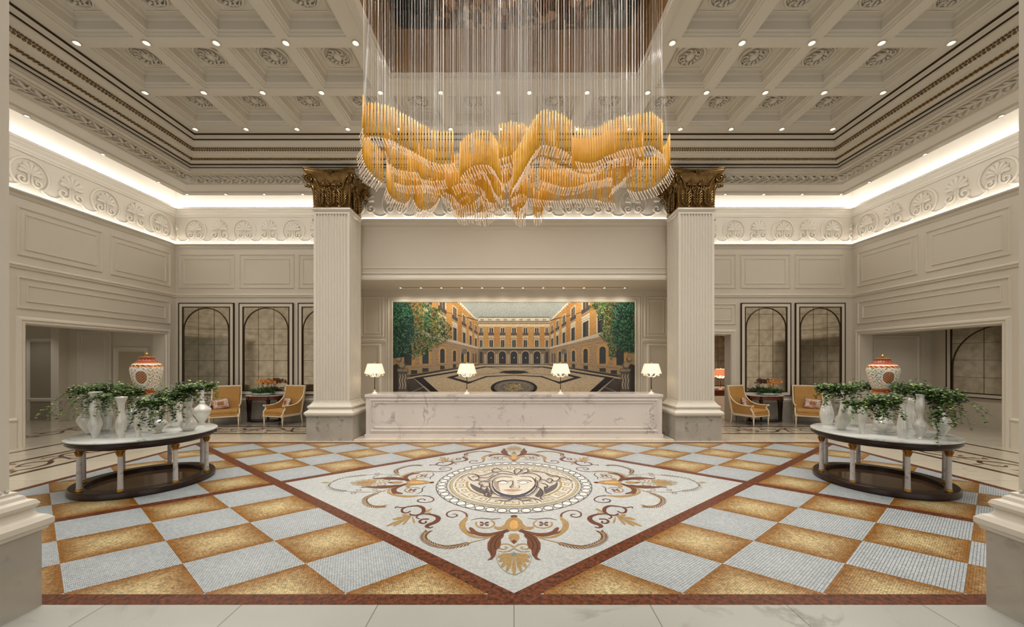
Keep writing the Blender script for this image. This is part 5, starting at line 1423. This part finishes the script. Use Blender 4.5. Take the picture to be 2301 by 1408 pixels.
make_table('round marble topped table with eight column legs at the right of the room', (TX, TY, 0), 0)
# ------------------------------------------------------------ vases
def vase(name, label, px_, base_py, prof, group, tilt=0, dz=0, wob=0):
    """prof: (radius px, height px above the base) as seen; unprojected on the table top"""
    Y = (H - ZT) * FX / (base_py - CY)
    sg = -1 if px_ < CX else 1
    while math.hypot((px_ - CX) * Y / FX - sg * TX, Y - TY) > .76 and Y > 5.6: Y -= .02
    X = (px_ - CX) * Y / FX; st = math.sqrt(1 + ((px_ - CX) / FX) ** 2); u = Y / FX
    m = MB()
    pr = smooth_pts([(r / st * u, h * u) for r, h in prof], 4)
    pr = [(max(r, .002), max(0, h)) for r, h in pr]
    n = 32; vs = []
    inner = [(max(.002, r * .86), h) for r, h in reversed(pr[-8:])]
    allp = pr + inner
    for r, z in allp:
        for k in range(n):
            a = 2 * PI * k / n; q = 1 + wob * math.sin(3 * a + z * 18)
            vs.append((r * math.cos(a) * q, r * math.sin(a) * q, z + dz))
    m.add(vs, [(i * n + k, i * n + (k + 1) % n, (i + 1) * n + (k + 1) % n, (i + 1) * n + k) for i in range(len(allp) - 1) for k in range(n)] + [tuple(range(n - 1, -1, -1))])
    o = m.build(name, M_PEARL, None, smooth=True)
    o.location = (X, Y, ZT); o.rotation_euler = (0, tilt, 0)
    tag(o, label, 'vase', group)
    return o, X, Y, pr[-1][1]
GL, GR = 'pearly glass vases on the left table', 'pearly glass vases on the right table'
VT = {}
for nm, lab, px_, by, prof, tl, wb_ in (
    ('a', 'tall flared wavy vase at the front left of the left table', 214, 983, [(8, 0), (8, 5), (14, 18), (18, 29), (15, 40), (12, 50), (14.5, 61), (13, 74), (10.5, 87), (12, 95), (17, 103)], 0, .05),
    ('b', 'squat twisted vase with a pointed side, leftmost on the left table', 201, 972, [(9, 0), (12, 6), (24, 24), (27, 33), (20, 42), (9, 50), (6, 58), (10, 66), (5, 74), (6, 84)], -.12, .03),
    ('c', 'broad flared vase behind the tall wavy vase on the left table', 236, 955, [(12, 0), (17, 20), (20, 34), (15, 48), (13, 58), (18, 70), (24, 82)], 0, .04),
    ('d', 'trumpet necked vase with a swelling body at the front middle of the left table', 272.5, 983, [(10, 0), (8, 4), (12, 14), (14, 30), (13, 40), (9, 52), (8, 64), (10, 78), (16, 92)], 0, .05),
    ('e', 'round bodied vase between the two front vases on the left table', 291, 962, [(7, 0), (10, 5), (19, 20), (21, 30), (14, 40), (7, 46), (8, 54)], .1, .03),
    ('f', 'shouldered baluster vase at the front centre of the left table', 311, 981, [(9, 0), (6, 5), (9, 18), (12, 34), (14, 50), (13, 60), (9, 66), (12, 70)], 0, .02),
    ('g', 'goblet shaped vase with a wide flat body on the left table', 357, 972, [(10, 0), (7, 5), (19, 14), (22, 22), (14, 29), (7, 34), (5, 46), (8, 58), (14, 72)], 0, .01),
    ('h', 'plain column vase behind the goblet shaped vase on the left table', 338, 955, [(13, 0), (14, 20), (13, 44), (16, 66)], 0, .02),
    ('i', 'stacked gourd vase with three bulges at the right of the left table', 424, 967, [(11, 0), (19, 8), (20, 18), (13, 27), (9, 33), (12, 40), (11, 48), (7, 54), (11, 64), (10, 74), (6, 84), (8, 100)], 0, .02),
    ('j', 'long necked vase with a wide shoulder, rightmost on the left table', 454, 951, [(10, 0), (7, 4), (14, 14), (22, 27), (21, 34), (11, 41), (7, 45), (8, 48), (5, 52), (5, 66), (8, 82)], 0, .0),
    ('k', 'pale rippled vase behind the gourd vase on the left table', 396, 958, [(12, 0), (16, 16), (12, 34), (15, 50), (10, 66), (14, 80)], 0, .05)):
    o, X, Y, hh = vase('glass_vase', lab, px_, by, prof, GL, tl, 0, wb_); VT['L' + nm] = (X, Y, ZT + hh)
for nm, lab, px_, by, prof, tl, wb_ in (
    ('a', 'teardrop vase at the far left of the right table', 1857.5, 953, [(13, 0), (12, 3), (16, 12), (17, 26), (13, 40), (8, 54), (5, 66), (7, 76)], 0, 0),
    ('b', 'slim trumpet vase behind the teardrop vase on the right table', 1893, 948, [(9, 0), (12, 12), (9, 28), (5, 44), (4, 60), (5, 74), (9, 82)], 0, .02),
    ('c', 'tilted round bellied vase at the front left of the right table', 1889, 965, [(8, 0), (12, 6), (18, 18), (18, 26), (11, 34), (7, 40), (9, 48)], .2, .03),
    ('d', 'round vase with a wide flared mouth on the right table', 1917, 955, [(10, 0), (14, 10), (15, 28), (12, 44), (8, 54), (9, 66), (14, 80)], 0, .01),
    ('e', 'small baluster vase left of centre on the right table', 1936.5, 974, [(7, 0), (6, 6), (8, 20), (11, 38), (12, 50), (10, 58), (7, 64), (8, 66)], 0, .0),
    ('f', 'low vase with a wide flying saucer body at the centre of the right table', 1984, 975, [(10, 0), (5, 4), (14, 12), (25, 22), (22, 30), (12, 38), (6, 46), (8, 56)], 0, .0),
    ('g', 'tall slender white vase with a flared rim at the front of the right table', 2028, 984, [(12, 0), (10, 3), (13, 14), (14, 24), (11, 42), (8, 60), (8, 72), (11, 84), (14, 92)], 0, .0),
    ('h', 'twisted necked vase with a broad body right of centre on the right table', 2068, 985, [(11, 0), (6, 6), (13, 17), (19, 28), (15, 36), (8, 43), (7, 54), (11, 66), (12, 78), (10, 92), (13, 100)], 0, .05),
    ('i', 'squat wide bodied vase with a thin neck at the right end of the right table', 2116, 978, [(11, 0), (9, 4), (17, 14), (26, 27), (19, 38), (9, 44), (11, 48), (5, 54), (6, 66)], 0, .0),
    ('j', 'column vase behind the slender white vase on the right table', 2046, 962, [(13, 0), (14, 20), (13, 44), (15, 68)], 0, .03)):
    o, X, Y, hh = vase('glass_vase', lab, px_, by, prof, GR, tl, 0, wb_); VT['R' + nm] = (X, Y, ZT + hh)
# ------------------------------------------------------------ porcelain jars on pedestals
JC = colmat('painted_porcelain', .12)
def jar(px_, base_py, top_py, wpx, lab, labp, Y):
    X = (px_ - CX) * Y / FX; u = Y / FX; st = math.sqrt(1 + ((px_ - CX) / FX) ** 2)
    zb_ = H - (base_py - CY) * u; hgt = (base_py - top_py) * u; R = wpx / 2 * u / st * 1.04
    ped = MB(); ped.lathe([(R * .66, 0), (R * .7, .01), (R * .62, .03), (R * .55, .1), (R * .6, .3), (R * .7, zb_ - ZT - .02), (R * .76, zb_ - ZT)], n=28)
    po = ped.build('glass_pedestal', M_PEARL, None, smooth=True); po.location = (X, Y, ZT); tag(po, labp, 'pedestal')
    t = thing('lidded_jar', lab, 'jar', (X, Y, zb_), 0)
    prof = smooth_pts([(.62, 0), (.64, .03), (.60, .06), (.66, .14), (.86, .34), (1.0, .58), (.97, .70), (.80, .78), (.62, .81)], 6)
    n = 168
    WHT, RED, GLD, GRN = (232, 232, 224), (150, 50, 24), (190, 150, 78), (120, 130, 90)
    vs, fs, cs = [], [], []
    def colr(a, v):
        q = (a / (2 * PI)) % 1
        if v < .035: return GLD
        if v < .125: return RED if (int(q * 36) + int(v * 60)) % 3 else (196, 90, 40)
        if v < .15: return GLD
        if v > .77: return RED if math.sin(q * 2 * PI * 22 + v * 300) > -.5 else (206, 150, 90)
        if v > .745: return WHT
        if v > .70: return RED if math.sin(q * 2 * PI * 18 + v * 80) > -.4 else (214, 170, 96)
        if v > .685: return GLD
        # lion-like medallion facing the room, scrolls elsewhere
        da = (a + PI / 2 + .4 * (1 if px_ < CX else -1) * -1 + PI) % (2 * PI) - PI
        d = math.hypot(da * 1.3, (v - .44) * 3.2)
        if d < .5: return (146, 84, 52) if math.sin(a * 31) * math.sin(v * 95) > -.35 else (206, 172, 120)
        if d < .62: return WHT
        s = math.sin(a * 11 + 3.6 * math.sin(v * 26 + a * 3)) * math.sin(v * 36 + 2.8 * math.sin(a * 8))
        if s > .42: return GRN if math.sin(a * 4) > 0 else GLD
        if s < -.62: return (196, 120, 70)
        return WHT
    prof2 = []
    pts_ = [np.array(p) for p in prof]; HH = hgt * .86 / .81 * .80
    rows = 150
    zs_ = np.linspace(0, .81, rows); rs_ = np.interp(zs_, [p[1] for p in prof], [p[0] for p in prof])
    for r, z in zip(rs_, zs_):
        for k in range(n): a = 2 * PI * k / n; vs.append((r * R * math.cos(a), r * R * math.sin(a), z * hgt)); cs.append(lin(colr(a, z)))
    for i in range(rows - 1):
        for k in range(n): fs.append((i * n + k, i * n + (k + 1) % n, (i + 1) * n + (k + 1) % n, (i + 1) * n + k))
    fs.append(tuple(range(n - 1, -1, -1)))
    def mk(nm, vs, fs, cs):
        me = bpy.data.meshes.new(nm); me.from_pydata(vs, [], fs)
        at = me.color_attributes.new('Col', 'FLOAT_COLOR', 'POINT'); at.data.foreach_set('color', np.array(cs, dtype=np.float32).ravel())
        me.materials.append(JC); me.polygons.foreach_set('use_smooth', [True] * len(me.polygons)); me.update()
        o = bpy.data.objects.new(nm, me); COL.objects.link(o); o.parent = t; return o
    mk('body', vs, fs, cs)
    vs, fs, cs = [], [], []
    lp = [(.60, .80), (.66, .805), (.64, .83), (.60, .84), (.52, .855), (.48, .90), (.50, .92), (.53, .935), (.30, .945), (.0015, .95)]
    for r, z in lp:
        for k in range(n):
            a = 2 * PI * k / n; vs.append((r * R * math.cos(a), r * R * math.sin(a), z * hgt))
            cs.append(lin(GLD if z in (.80, .805, .935) else ((190, 110, 60) if (k // 3) % 3 == 0 and z in (.855, .90) else RED)))
    for i in range(len(lp) - 1):
        for k in range(n): fs.append((i * n + k, i * n + (k + 1) % n, (i + 1) * n + (k + 1) % n, (i + 1) * n + k))
    lid = mk('lid', vs, fs, cs)
    m = MB(); m.lathe([(.06, 0), (.1, .015), (.05, .03), (.09, .045), (.12, .065), (.09, .085), (.03, .105), (.005, .125)], n=14)
    m.xf(lambda x, y, z: (x * R * 1.0, y * R * 1.0, .945 * hgt + z * hgt * .9)); k_ = m.build('finial', M_GOLD, lid, smooth=True)
jar(330, 886, 796, 75, 'red and white painted porcelain lidded jar rising over the left table', 'pearly round pedestal holding up the jar on the left table', 5.92)
jar(1983.5, 884, 800, 76, 'red and white painted porcelain lidded jar rising over the right table', 'pearly round pedestal holding up the jar on the right table', 5.92)
# ------------------------------------------------------------ ivy
def leafmat(name, c):
    m = mat(name, c, .45, noise=(40, .35)); return m
M_IVY = [leafmat('ivy_leaf', (78, 108, 48)), leafmat('ivy_leaf_light', (142, 158, 84)), leafmat('ivy_leaf_dark', (26, 48, 26))]
M_STEM = mat('ivy_stem', (92, 92, 52), .6)
def leaf3(mb, p, d, up, L, w, mi):
    """pointed folded ivy leaf"""
    d = Vector(d).normalized(); up = Vector(up); s = d.cross(up)
    if s.length < 1e-3: s = Vector((1, 0, 0))
    s.normalize(); u = s.cross(d); p = Vector(p)
    a = p; b = p + d * L * .35 + s * w + u * L * .10; c = p + d * L; e = p + d * L * .35 - s * w + u * L * .10; mid = p + d * L * .42
    mb.add([a, b, c, e, mid], [(0, 1, 4), (1, 2, 4), (2, 3, 4), (3, 0, 4)], mi)
rv = random.Random(21)
def ivy(lab, ctr, rx, rz, nleaf, trails, group, seed, dark=.4):
    rv.seed(seed)
    t = thing('ivy_plant', lab, 'plant', ctr, 0, group)
    lf, st = MB(), MB()
    def put(p, n):
        g = rv.random(); mi = 2 if g < dark else (0 if g < dark + .45 else 1)
        az = rv.uniform(0, 2 * PI); d = (math.cos(az), math.sin(az), rv.uniform(-.6, .5)); 
        leaf3(lf, p, d, (rv.uniform(-.4, .4), rv.uniform(-.8, .2), 1), rv.uniform(.03, .052), rv.uniform(.012, .02), mi)
    for k in range(int(nleaf * 1.9)):
        a = rv.uniform(0, 2 * PI); r = math.sqrt(rv.random()); z = rv.gauss(-.15, .6)
        put((rx * r * math.cos(a), rx * .75 * r * math.sin(a), rz * z + .02), 0)
    for k in range(14):
        a = rv.uniform(0, 2 * PI); st.tube([(0, 0, -.08), (rx * .5 * math.cos(a), rx * .4 * math.sin(a), .02), (rx * .95 * math.cos(a), rx * .7 * math.sin(a), rv.uniform(-.03, .04))], .0022, 4)
    for (dx, dy, dz, n) in trails:
        x, y, z = dx * .35, dy * .35, 0.0; pts = [(0, 0, -.02), (x, y, .02)]
        sx, sy = dx * .65 / n, dy * .65 / n
        for i in range(n):
            x += sx + rv.uniform(-.012, .012); y += sy + rv.uniform(-.012, .012); z = dz * ((i + 1) / n) ** 1.4
            pts.append((x, y, z))
            for q in range(3): put((x + rv.uniform(-.02, .02), y + rv.uniform(-.02, .02), z + rv.uniform(-.01, .02)), 0)
        st.tube(pts, .002, 4)
    st.build('stems', M_STEM, t)
    lf.build('leaves', M_IVY, t)
def trails(n, seed, spread=.3, drop=.35):
    q = random.Random(seed); return [(q.uniform(-spread, spread), q.uniform(-spread, .08), -q.uniform(.12, drop), 9) for _ in range(n)]
GI, GJ = 'ivy spilling from the vases on the left table', 'ivy spilling from the vases on the right table'
def at(px_, py_, Y): return P(px_, py_, Y)
YL = 5.75
for i, (px_, py_, Y, rx, rz, nl, tr, sp, dr, lab) in enumerate((
    (196, 877, 5.72, .22, .055, 330, 12, .42, .42, 'ivy hanging over the left end of the left table'),
    (252, 872, 5.95, .26, .055, 420, 8, .25, .28, 'ivy behind the two tall front vases on the left table'),
    (290, 882, 5.75, .20, .06, 360, 8, .2, .3, 'ivy at the foot of the jar, left side, on the left table'),
    (345, 904, 5.15, .20, .05, 360, 14, .22, .36, 'low ivy spilling forward under the jar on the left table'),
    (385, 888, 5.6, .24, .08, 480, 16, .22, .50, 'ivy mass right of the jar falling nearly to the left table top'),
    (425, 872, 5.7, .20, .05, 330, 8, .2, .25, 'ivy crowning the gourd vase on the left table'),
    (460, 868, 5.95, .17, .045, 260, 8, .28, .22, 'ivy at the right tip of the left table near the armchair'),
    (232, 892, 5.40, .09, .03, 40, 7, .25, .26, 'thin ivy strands in front of the tall flared vase on the left table'))):
    ivy(lab, at(px_, py_, Y), rx, rz, nl, trails(tr, 50 + i, sp, dr), GI, 100 + i)
for i, (px_, py_, Y, rx, rz, nl, tr, sp, dr, lab) in enumerate((
    (1860, 874, 6.0, .18, .06, 380, 10, .2, .28, 'ivy over the teardrop vase on the right table'),
    (1903, 872, 5.9, .20, .05, 330, 7, .2, .22, 'ivy between the teardrop vase and the jar on the right table'),
    (1938, 868, 6.2, .17, .06, 250, 2, .15, .15, 'dark ivy just behind the left side of the jar on the right table'),
    (1925, 908, 5.3, .16, .035, 200, 8, .3, .18, 'low ivy strand over the small baluster vase on the right table'),
    (1985, 900, 5.2, .22, .07, 480, 16, .22, .34, 'ivy mass under the jar falling over the front of the right table'),
    (2048, 874, 5.6, .24, .07, 480, 10, .25, .32, 'ivy right of the jar above the slender vase on the right table'),
    (2090, 885, 5.4, .22, .07, 430, 14, .22, .46, 'ivy mass over the twisted necked vase on the right table'),
    (2128, 892, 5.25, .20, .07, 360, 14, .3, .42, 'ivy hanging over the right end of the right table'),
    (2105, 930, 5.1, .05, .03, 30, 3, .06, .42, 'long single strand of ivy reaching the right table top'))):
    ivy(lab, at(px_, py_, Y), rx, rz, nl, trails(tr, 80 + i, sp, dr), GJ, 200 + i)
# ============================================================ ARMCHAIRS, CONSOLES, FLOWERS
M_GOLDFAB = mat('gold_velvet', (188, 142, 80), .65, noise=(5, .1), spec=.3)
M_CREAMW = mat('cream_painted_wood', (236, 218, 186), .35)
def make_chair(label, loc, rz):
    t = thing('armchair', label, 'armchair', loc, rz, 'gold armchairs beside the consoles')
    w, d = .36, .34                      # half width, half depth; faces -y
    def box_round(x0, x1, y0, y1, z0, z1, nm, m_, bev, par=t):
        m = MB(); m.box(x0, x1, y0, y1, z0, z1); return m.build(nm, m_, par, bevel=bev)
    for sx in (-1, 1):
        m = MB(); x = sx * (w - .02)
        m.lathe([(.024, .25), (.02, .24), (.027, .225), (.02, .21), (.024, .19), (.012, .03), (.016, .02), (.012, 0)], (x, -d + .02, 0), 12)
        m.taper((x, -d + .02, .25), (.03, .03), (x, -d + .02, .33), (.028, .028)); m.build('leg', M_CREAMW, t, smooth='auto')
        m = MB(); m.tube([(x, d + .0, .3), (x, d + .02, .15), (x, d + .05, 0)], [.026, .022, .014], 8); m.build('leg', M_CREAMW, t, smooth='auto')
    m = MB(); m.box(-w, w, -d, -d + .035, .25, .33); m.box(-w, w, d - .035, d, .25, .33); m.box(-w, -w + .035, -d, d, .25, .33); m.box(w - .035, w, -d, d, .25, .33); m.build('seat_frame', M_CREAMW, t, bevel=.006)
    box_round(-w + .015, w - .015, -d - .004, d, .285, .35, 'seat_deck', M_GOLDFAB, .012)
    box_round(-w + .03, w - .03, -d + .0, d - .04, .345, .455, 'seat_cushion', M_GOLDFAB, .03)
    # leaning back: a padded panel in a cream frame
    def lean(x, y, z): return (x, y + (z - .34) * .20, z)
    m = MB(); m.box(-w + .03, w - .03, d - .055, d + .005, .34, 1.10); m.xf(lean); m.build('backrest', M_GOLDFAB, t, bevel=.02)
    m = MB()
    for sx in (-1, 1): m.box(sx * w - .018, sx * w + .018, d - .05, d + .015, .3, 1.135)
    m.box(-w, w, d - .05, d + .015, 1.10, 1.14); m.xf(lean); m.build('back_frame', M_CREAMW, t, bevel=.008)
    for sx in (-1, 1):
        x = sx * (w - .0)
        pts = smooth_pts([(x, d + .08, .86), (x, d - .02, .72), (x, d - .16, .62), (x, d - .34, .575), (x, -d + .12, .57), (x, -d + .03, .575)], 5)
        m = MB(); m.tube(pts, [.02] * (len(pts) - 2) + [.026, .024], 8)
        m.ball((x, -d + .02, .575), .028, 8)
        m.tube(smooth_pts([(x, -d + .05, .56), (x, -d + .09, .49), (x, -d + .03, .4), (x, -d + .02, .32)], 5), [.018] * 5 + [.024] * 11, 8); m.build('arm', M_CREAMW, t, smooth=True)
        ps = [(d + .03, .34)] + [(q[1], q[2] - .02) for q in pts if q[1] > -d + .10] + [(-d + .09, .5), (-d + .05, .34)]
        m = MB(); n = len(ps); m.add([(x - .012, a, b) for a, b in ps] + [(x + .012, a, b) for a, b in ps], [tuple(range(n)), tuple(range(2 * n - 1, n - 1, -1))] + [(k, n + k, n + (k + 1) % n, (k + 1) % n) for k in range(n)])
        m.build('side_panel', M_GOLDFAB, t)
    return t
chairs = []
CH = [((-8.60, 11.27), math.radians(32), 'gold armchair left of the left console, its back to the arched mirrors'),
      ((-6.96, 11.38), math.radians(-16), 'gold armchair right of the left console, next to the left column'),
      ((7.12, 11.40), math.radians(25), 'gold armchair left of the right console, next to the right column'),
      ((8.86, 11.36), math.radians(-32), 'gold armchair right of the right console, half hidden by ivy')]
for k, (p, rz, lab) in enumerate(CH):
    c = make_chair(lab, (p[0], p[1], 0), rz) if k == 0 else dup(chairs[0], (p[0], p[1], 0), rz, lab)
    chairs.append(c)
# cushions
M_CUSH = colmat('printed_silk', .45)
def cushion(lab, chair, ax, tilt, sx=.23, sz=.17, ox=0):
    n = 18; vs, cs, fs = [], [], []
    rq = random.Random(len(lab))
    for side in (-1, 1):
        for i in range(n + 1):
            for j in range(n + 1):
                u, v = i / n * 2 - 1, j / n * 2 - 1
                th = .07 * (max(0, (1 - u ** 4) * (1 - v ** 4))) ** .5
                pinch = 1 - .08 * (1 - abs(v)) * abs(u) ** 2; p2 = 1 - .08 * (1 - abs(u)) * abs(v) ** 2
                vs.append((u * sx * p2, side * th, v * sz * pinch))
                r = math.hypot(u, v)
                if max(abs(u), abs(v)) > .93: c = (84, 54, 30)
                elif r < .42: c = (176, 108, 50) if math.sin(u * 22) * math.sin(v * 20) > -.2 else (120, 62, 36)
                elif math.sin(u * 13 + 3 * math.sin(v * 7)) * math.sin(v * 12 + 2 * math.cos(u * 8)) > .22: c = (150, 96, 84)
                else: c = (226, 204, 186)
                cs.append(lin(c))
    m_ = (n + 1) ** 2
    for s in range(2):
        for i in range(n):
            for j in range(n):
                a = s * m_ + i * (n + 1) + j; fs.append((a, a + 1, a + n + 2, a + n + 1))
    me = bpy.data.meshes.new('throw_pillow'); me.from_pydata(vs, [], fs)
    at_ = me.color_attributes.new('Col', 'FLOAT_COLOR', 'POINT'); at_.data.foreach_set('color', np.array(cs, dtype=np.float32).ravel())
    me.materials.append(M_CUSH); me.polygons.foreach_set('use_smooth', [True] * len(me.polygons)); me.update()
    o = bpy.data.objects.new('throw_pillow', me); COL.objects.link(o)
    cl, rz = chair.location, chair.rotation_euler[2]
    c, s = math.cos(rz), math.sin(rz); y = .16
    o.location = (cl.x + c * ox - s * y, cl.y + s * ox + c * y, .455 + sz * .96)
    o.rotation_euler = (-.32, ax, rz + tilt)
    tag(o, lab, 'cushion', 'printed silk cushions on the armchairs'); return o
cushion('printed cushion on the armchair left of the left console', chairs[0], -.15, .1, .21, .15, -.13)
cushion('printed cushion on the armchair beside the left column', chairs[1], .05, -.3, .17, .16, .0)
cushion('printed cushion on the armchair beside the right column', chairs[2], .35, .2, .2, .15, -.02)
cushion('printed cushion on the armchair at the right end of the right console', chairs[3], .1, -.1, .21, .15, .1)
# consoles
def make_console(label, loc):
    t = thing('console_table', label, 'table', loc, 0, 'half round console tables')
    def arc(a, b, z0, z1, inset=0):
        return [((a - inset) * math.cos(q), -(b - inset) * abs(math.sin(q)) ** .8, 0) for q in np.linspace(0, PI, 25)]
    def slab(a, b, z0, z1, nm, m_, bev=.004, ins=0):
        ps = arc(a, b, 0, 0, ins); n = len(ps)
        m = MB(); m.add([(x, y, z0) for x, y, _ in ps] + [(x, y, z1) for x, y, _ in ps], [tuple(range(n)), tuple(range(2 * n - 1, n - 1, -1))] + [(k, n + k, n + (k + 1) % n, (k + 1) % n) for k in range(n)])
        return m.build(nm, m_, t, bevel=bev)
    slab(.56, .42, .80, .825, 'marble_top', M_TOP); slab(.54, .40, .69, .80, 'apron', M_WOODR, .003)
    slab(.51, .37, .0, .05, 'base', M_WOOD, .004)
    for x, y in ((-.49, -.09), (-.28, -.31), (.28, -.31), (.49, -.09)):
        m = MB(); m.taper((x, y, .05), (.018, .018), (x, y, .64), (.034, .034)); m.box(x - .045, x + .045, y - .04, y + .04, .64, .80)
        for k in range(3): m.box(x - .02 + .014 * k, x - .013 + .014 * k, y - .046, y - .04, .66, .78)
        m.build('leg', M_WOOD, t)
    return t
c1 = make_console('dark wood console with pale marble top between the two left armchairs', (-7.88, 12.0, 0))
dup(c1, (7.92, 12.0, 0), 0, 'dark wood console with pale marble top between the two right armchairs')
M_ORCH = [mat('orchid_petal', (224, 128, 62), .5, noise=(20, .2)), mat('orchid_petal_pale', (236, 176, 108), .5, noise=(20, .2))]
M_FERN = [mat('broad_leaf', (52, 92, 48), .4, noise=(12, .3)), mat('broad_leaf_light', (104, 138, 80), .4, noise=(12, .3))]
def flowers(lab, loc, seed, lean):
    q = random.Random(seed)
    t = thing('orchid_arrangement', lab, 'flowers', loc, 0, 'orchid arrangements on the consoles')
    m = MB(); m.lathe([(.12, 0), (.18, .02), (.21, .06), (.20, .075), (.17, .05)], n=20, sx=1.5); m.build('bowl', M_TOP, t, smooth=True)
    lf = MB()
    for k in range(210):
        a = q.uniform(0, 2 * PI); r = q.uniform(.05, .30); L = q.uniform(.09, .17)
        d = (math.cos(a) * 1.1, math.sin(a) * .3, q.uniform(-.35, .7)); leaf3(lf, (r * math.cos(a) * 1.15, r * math.sin(a) * .4, .05 + q.uniform(0, .12)), d, (0, 0, 1), L, L * .2, int(q.random() < .35))
    lf.build('leaves', M_FERN, t)
    st, fl = MB(), MB()
    for k in range(15):
        a = q.uniform(0, 2 * PI); bx, by = .18 * math.cos(a) * q.random(), .06 * math.sin(a)
        tx = bx + q.uniform(-.1, .12); z = q.uniform(.36, .46); ex = tx + lean * q.uniform(.05, .3)
        pts = smooth_pts([(bx, by, .08), (bx + (tx - bx) * .4, by, .25), (tx, by, z), (ex, by - .03, z - .02)], 4); st.tube(pts, .0035, 4)
        for j in range(7):
            u = j / 6; cx, cz = tx + (ex - tx) * u + q.uniform(-.03, .03), z + .01 + q.uniform(-.035, .03); cy = by + q.uniform(-.05, .05)
            for s in range(5):
                g = s * 2 * PI / 5; leaf3(fl, (cx, cy, cz), (math.cos(g), -.35, math.sin(g)), (0, -1, 0), .04, .015, int(q.random() < .4))
    st.build('stems', M_STEM, t); fl.build('petals', M_ORCH, t)
flowers('orange orchids over broad leaves on the left console', (-7.82, 11.76, .825), 3, 1)
flowers('orange orchids over broad leaves on the right console', (7.95, 11.76, .825), 8, 1)
# lounge beyond the right doorway
M_SHR = bpy.data.materials.new('coral_lamp_shade'); M_SHR.use_nodes = True
b_ = M_SHR.node_tree.nodes['Principled BSDF']; b_.inputs['Base Color'].default_value = lin((226, 150, 110)); b_.inputs['Emission Color'].default_value = lin((255, 150, 100)); b_.inputs['Emission Strength'].default_value = .5
s = MB(); s.box(6.55, 8.2, 13.3, 13.9, .80, .86); s.box(6.6, 8.15, 13.34, 13.86, .66, .8)
tt = thing('side_table', 'red wood table under the coral lamp beyond the right column doorway', 'table', (7.35, 13.6, 0))
s.xf(lambda x, y, z: (x - 7.35, y - 13.6, z)); s.build('table_top', M_WOODR, tt)
for x in (-.72, .72):
    for y in (-.22, .22): m = MB(); m.taper((x, y, 0), (.02, .02), (x, y, .68), (.04, .04)); m.build('leg', M_WOODR, tt)
lm = make_lamp('coral shaded lamp on the red wood table beyond the right doorway', (7.40, 13.55, .86), None, M_SHR)
for ch_ in list(lm.children):
    if ch_.type == 'LIGHT': ch_.data.energy = 25
# daylight-warm ceiling lamps of the side rooms
for i, (x, y) in enumerate(((-13.5, 10.5), (-12, 9.3), (-15, 11.2), (12.2, 10.6), (12.2, 9.0), (12.2, 7.6), (-13.5, 7.5))):
    downlight((x, y, 3.09), 'recessed downlight in the low corridor ceiling beyond the %s wall' % ('left' if x < 0 else 'right'), 'downlights of the side corridors', 26, 1, 130)
for x, y in ((6.5, 13.3), (8, 13.6)):
    downlight((x, y, 3.29), 'recessed downlight in the lounge ceiling, %s the mirror' % ('left of' if x < 7 else 'right by'), 'downlights of the lounge', 40, 1, 120)
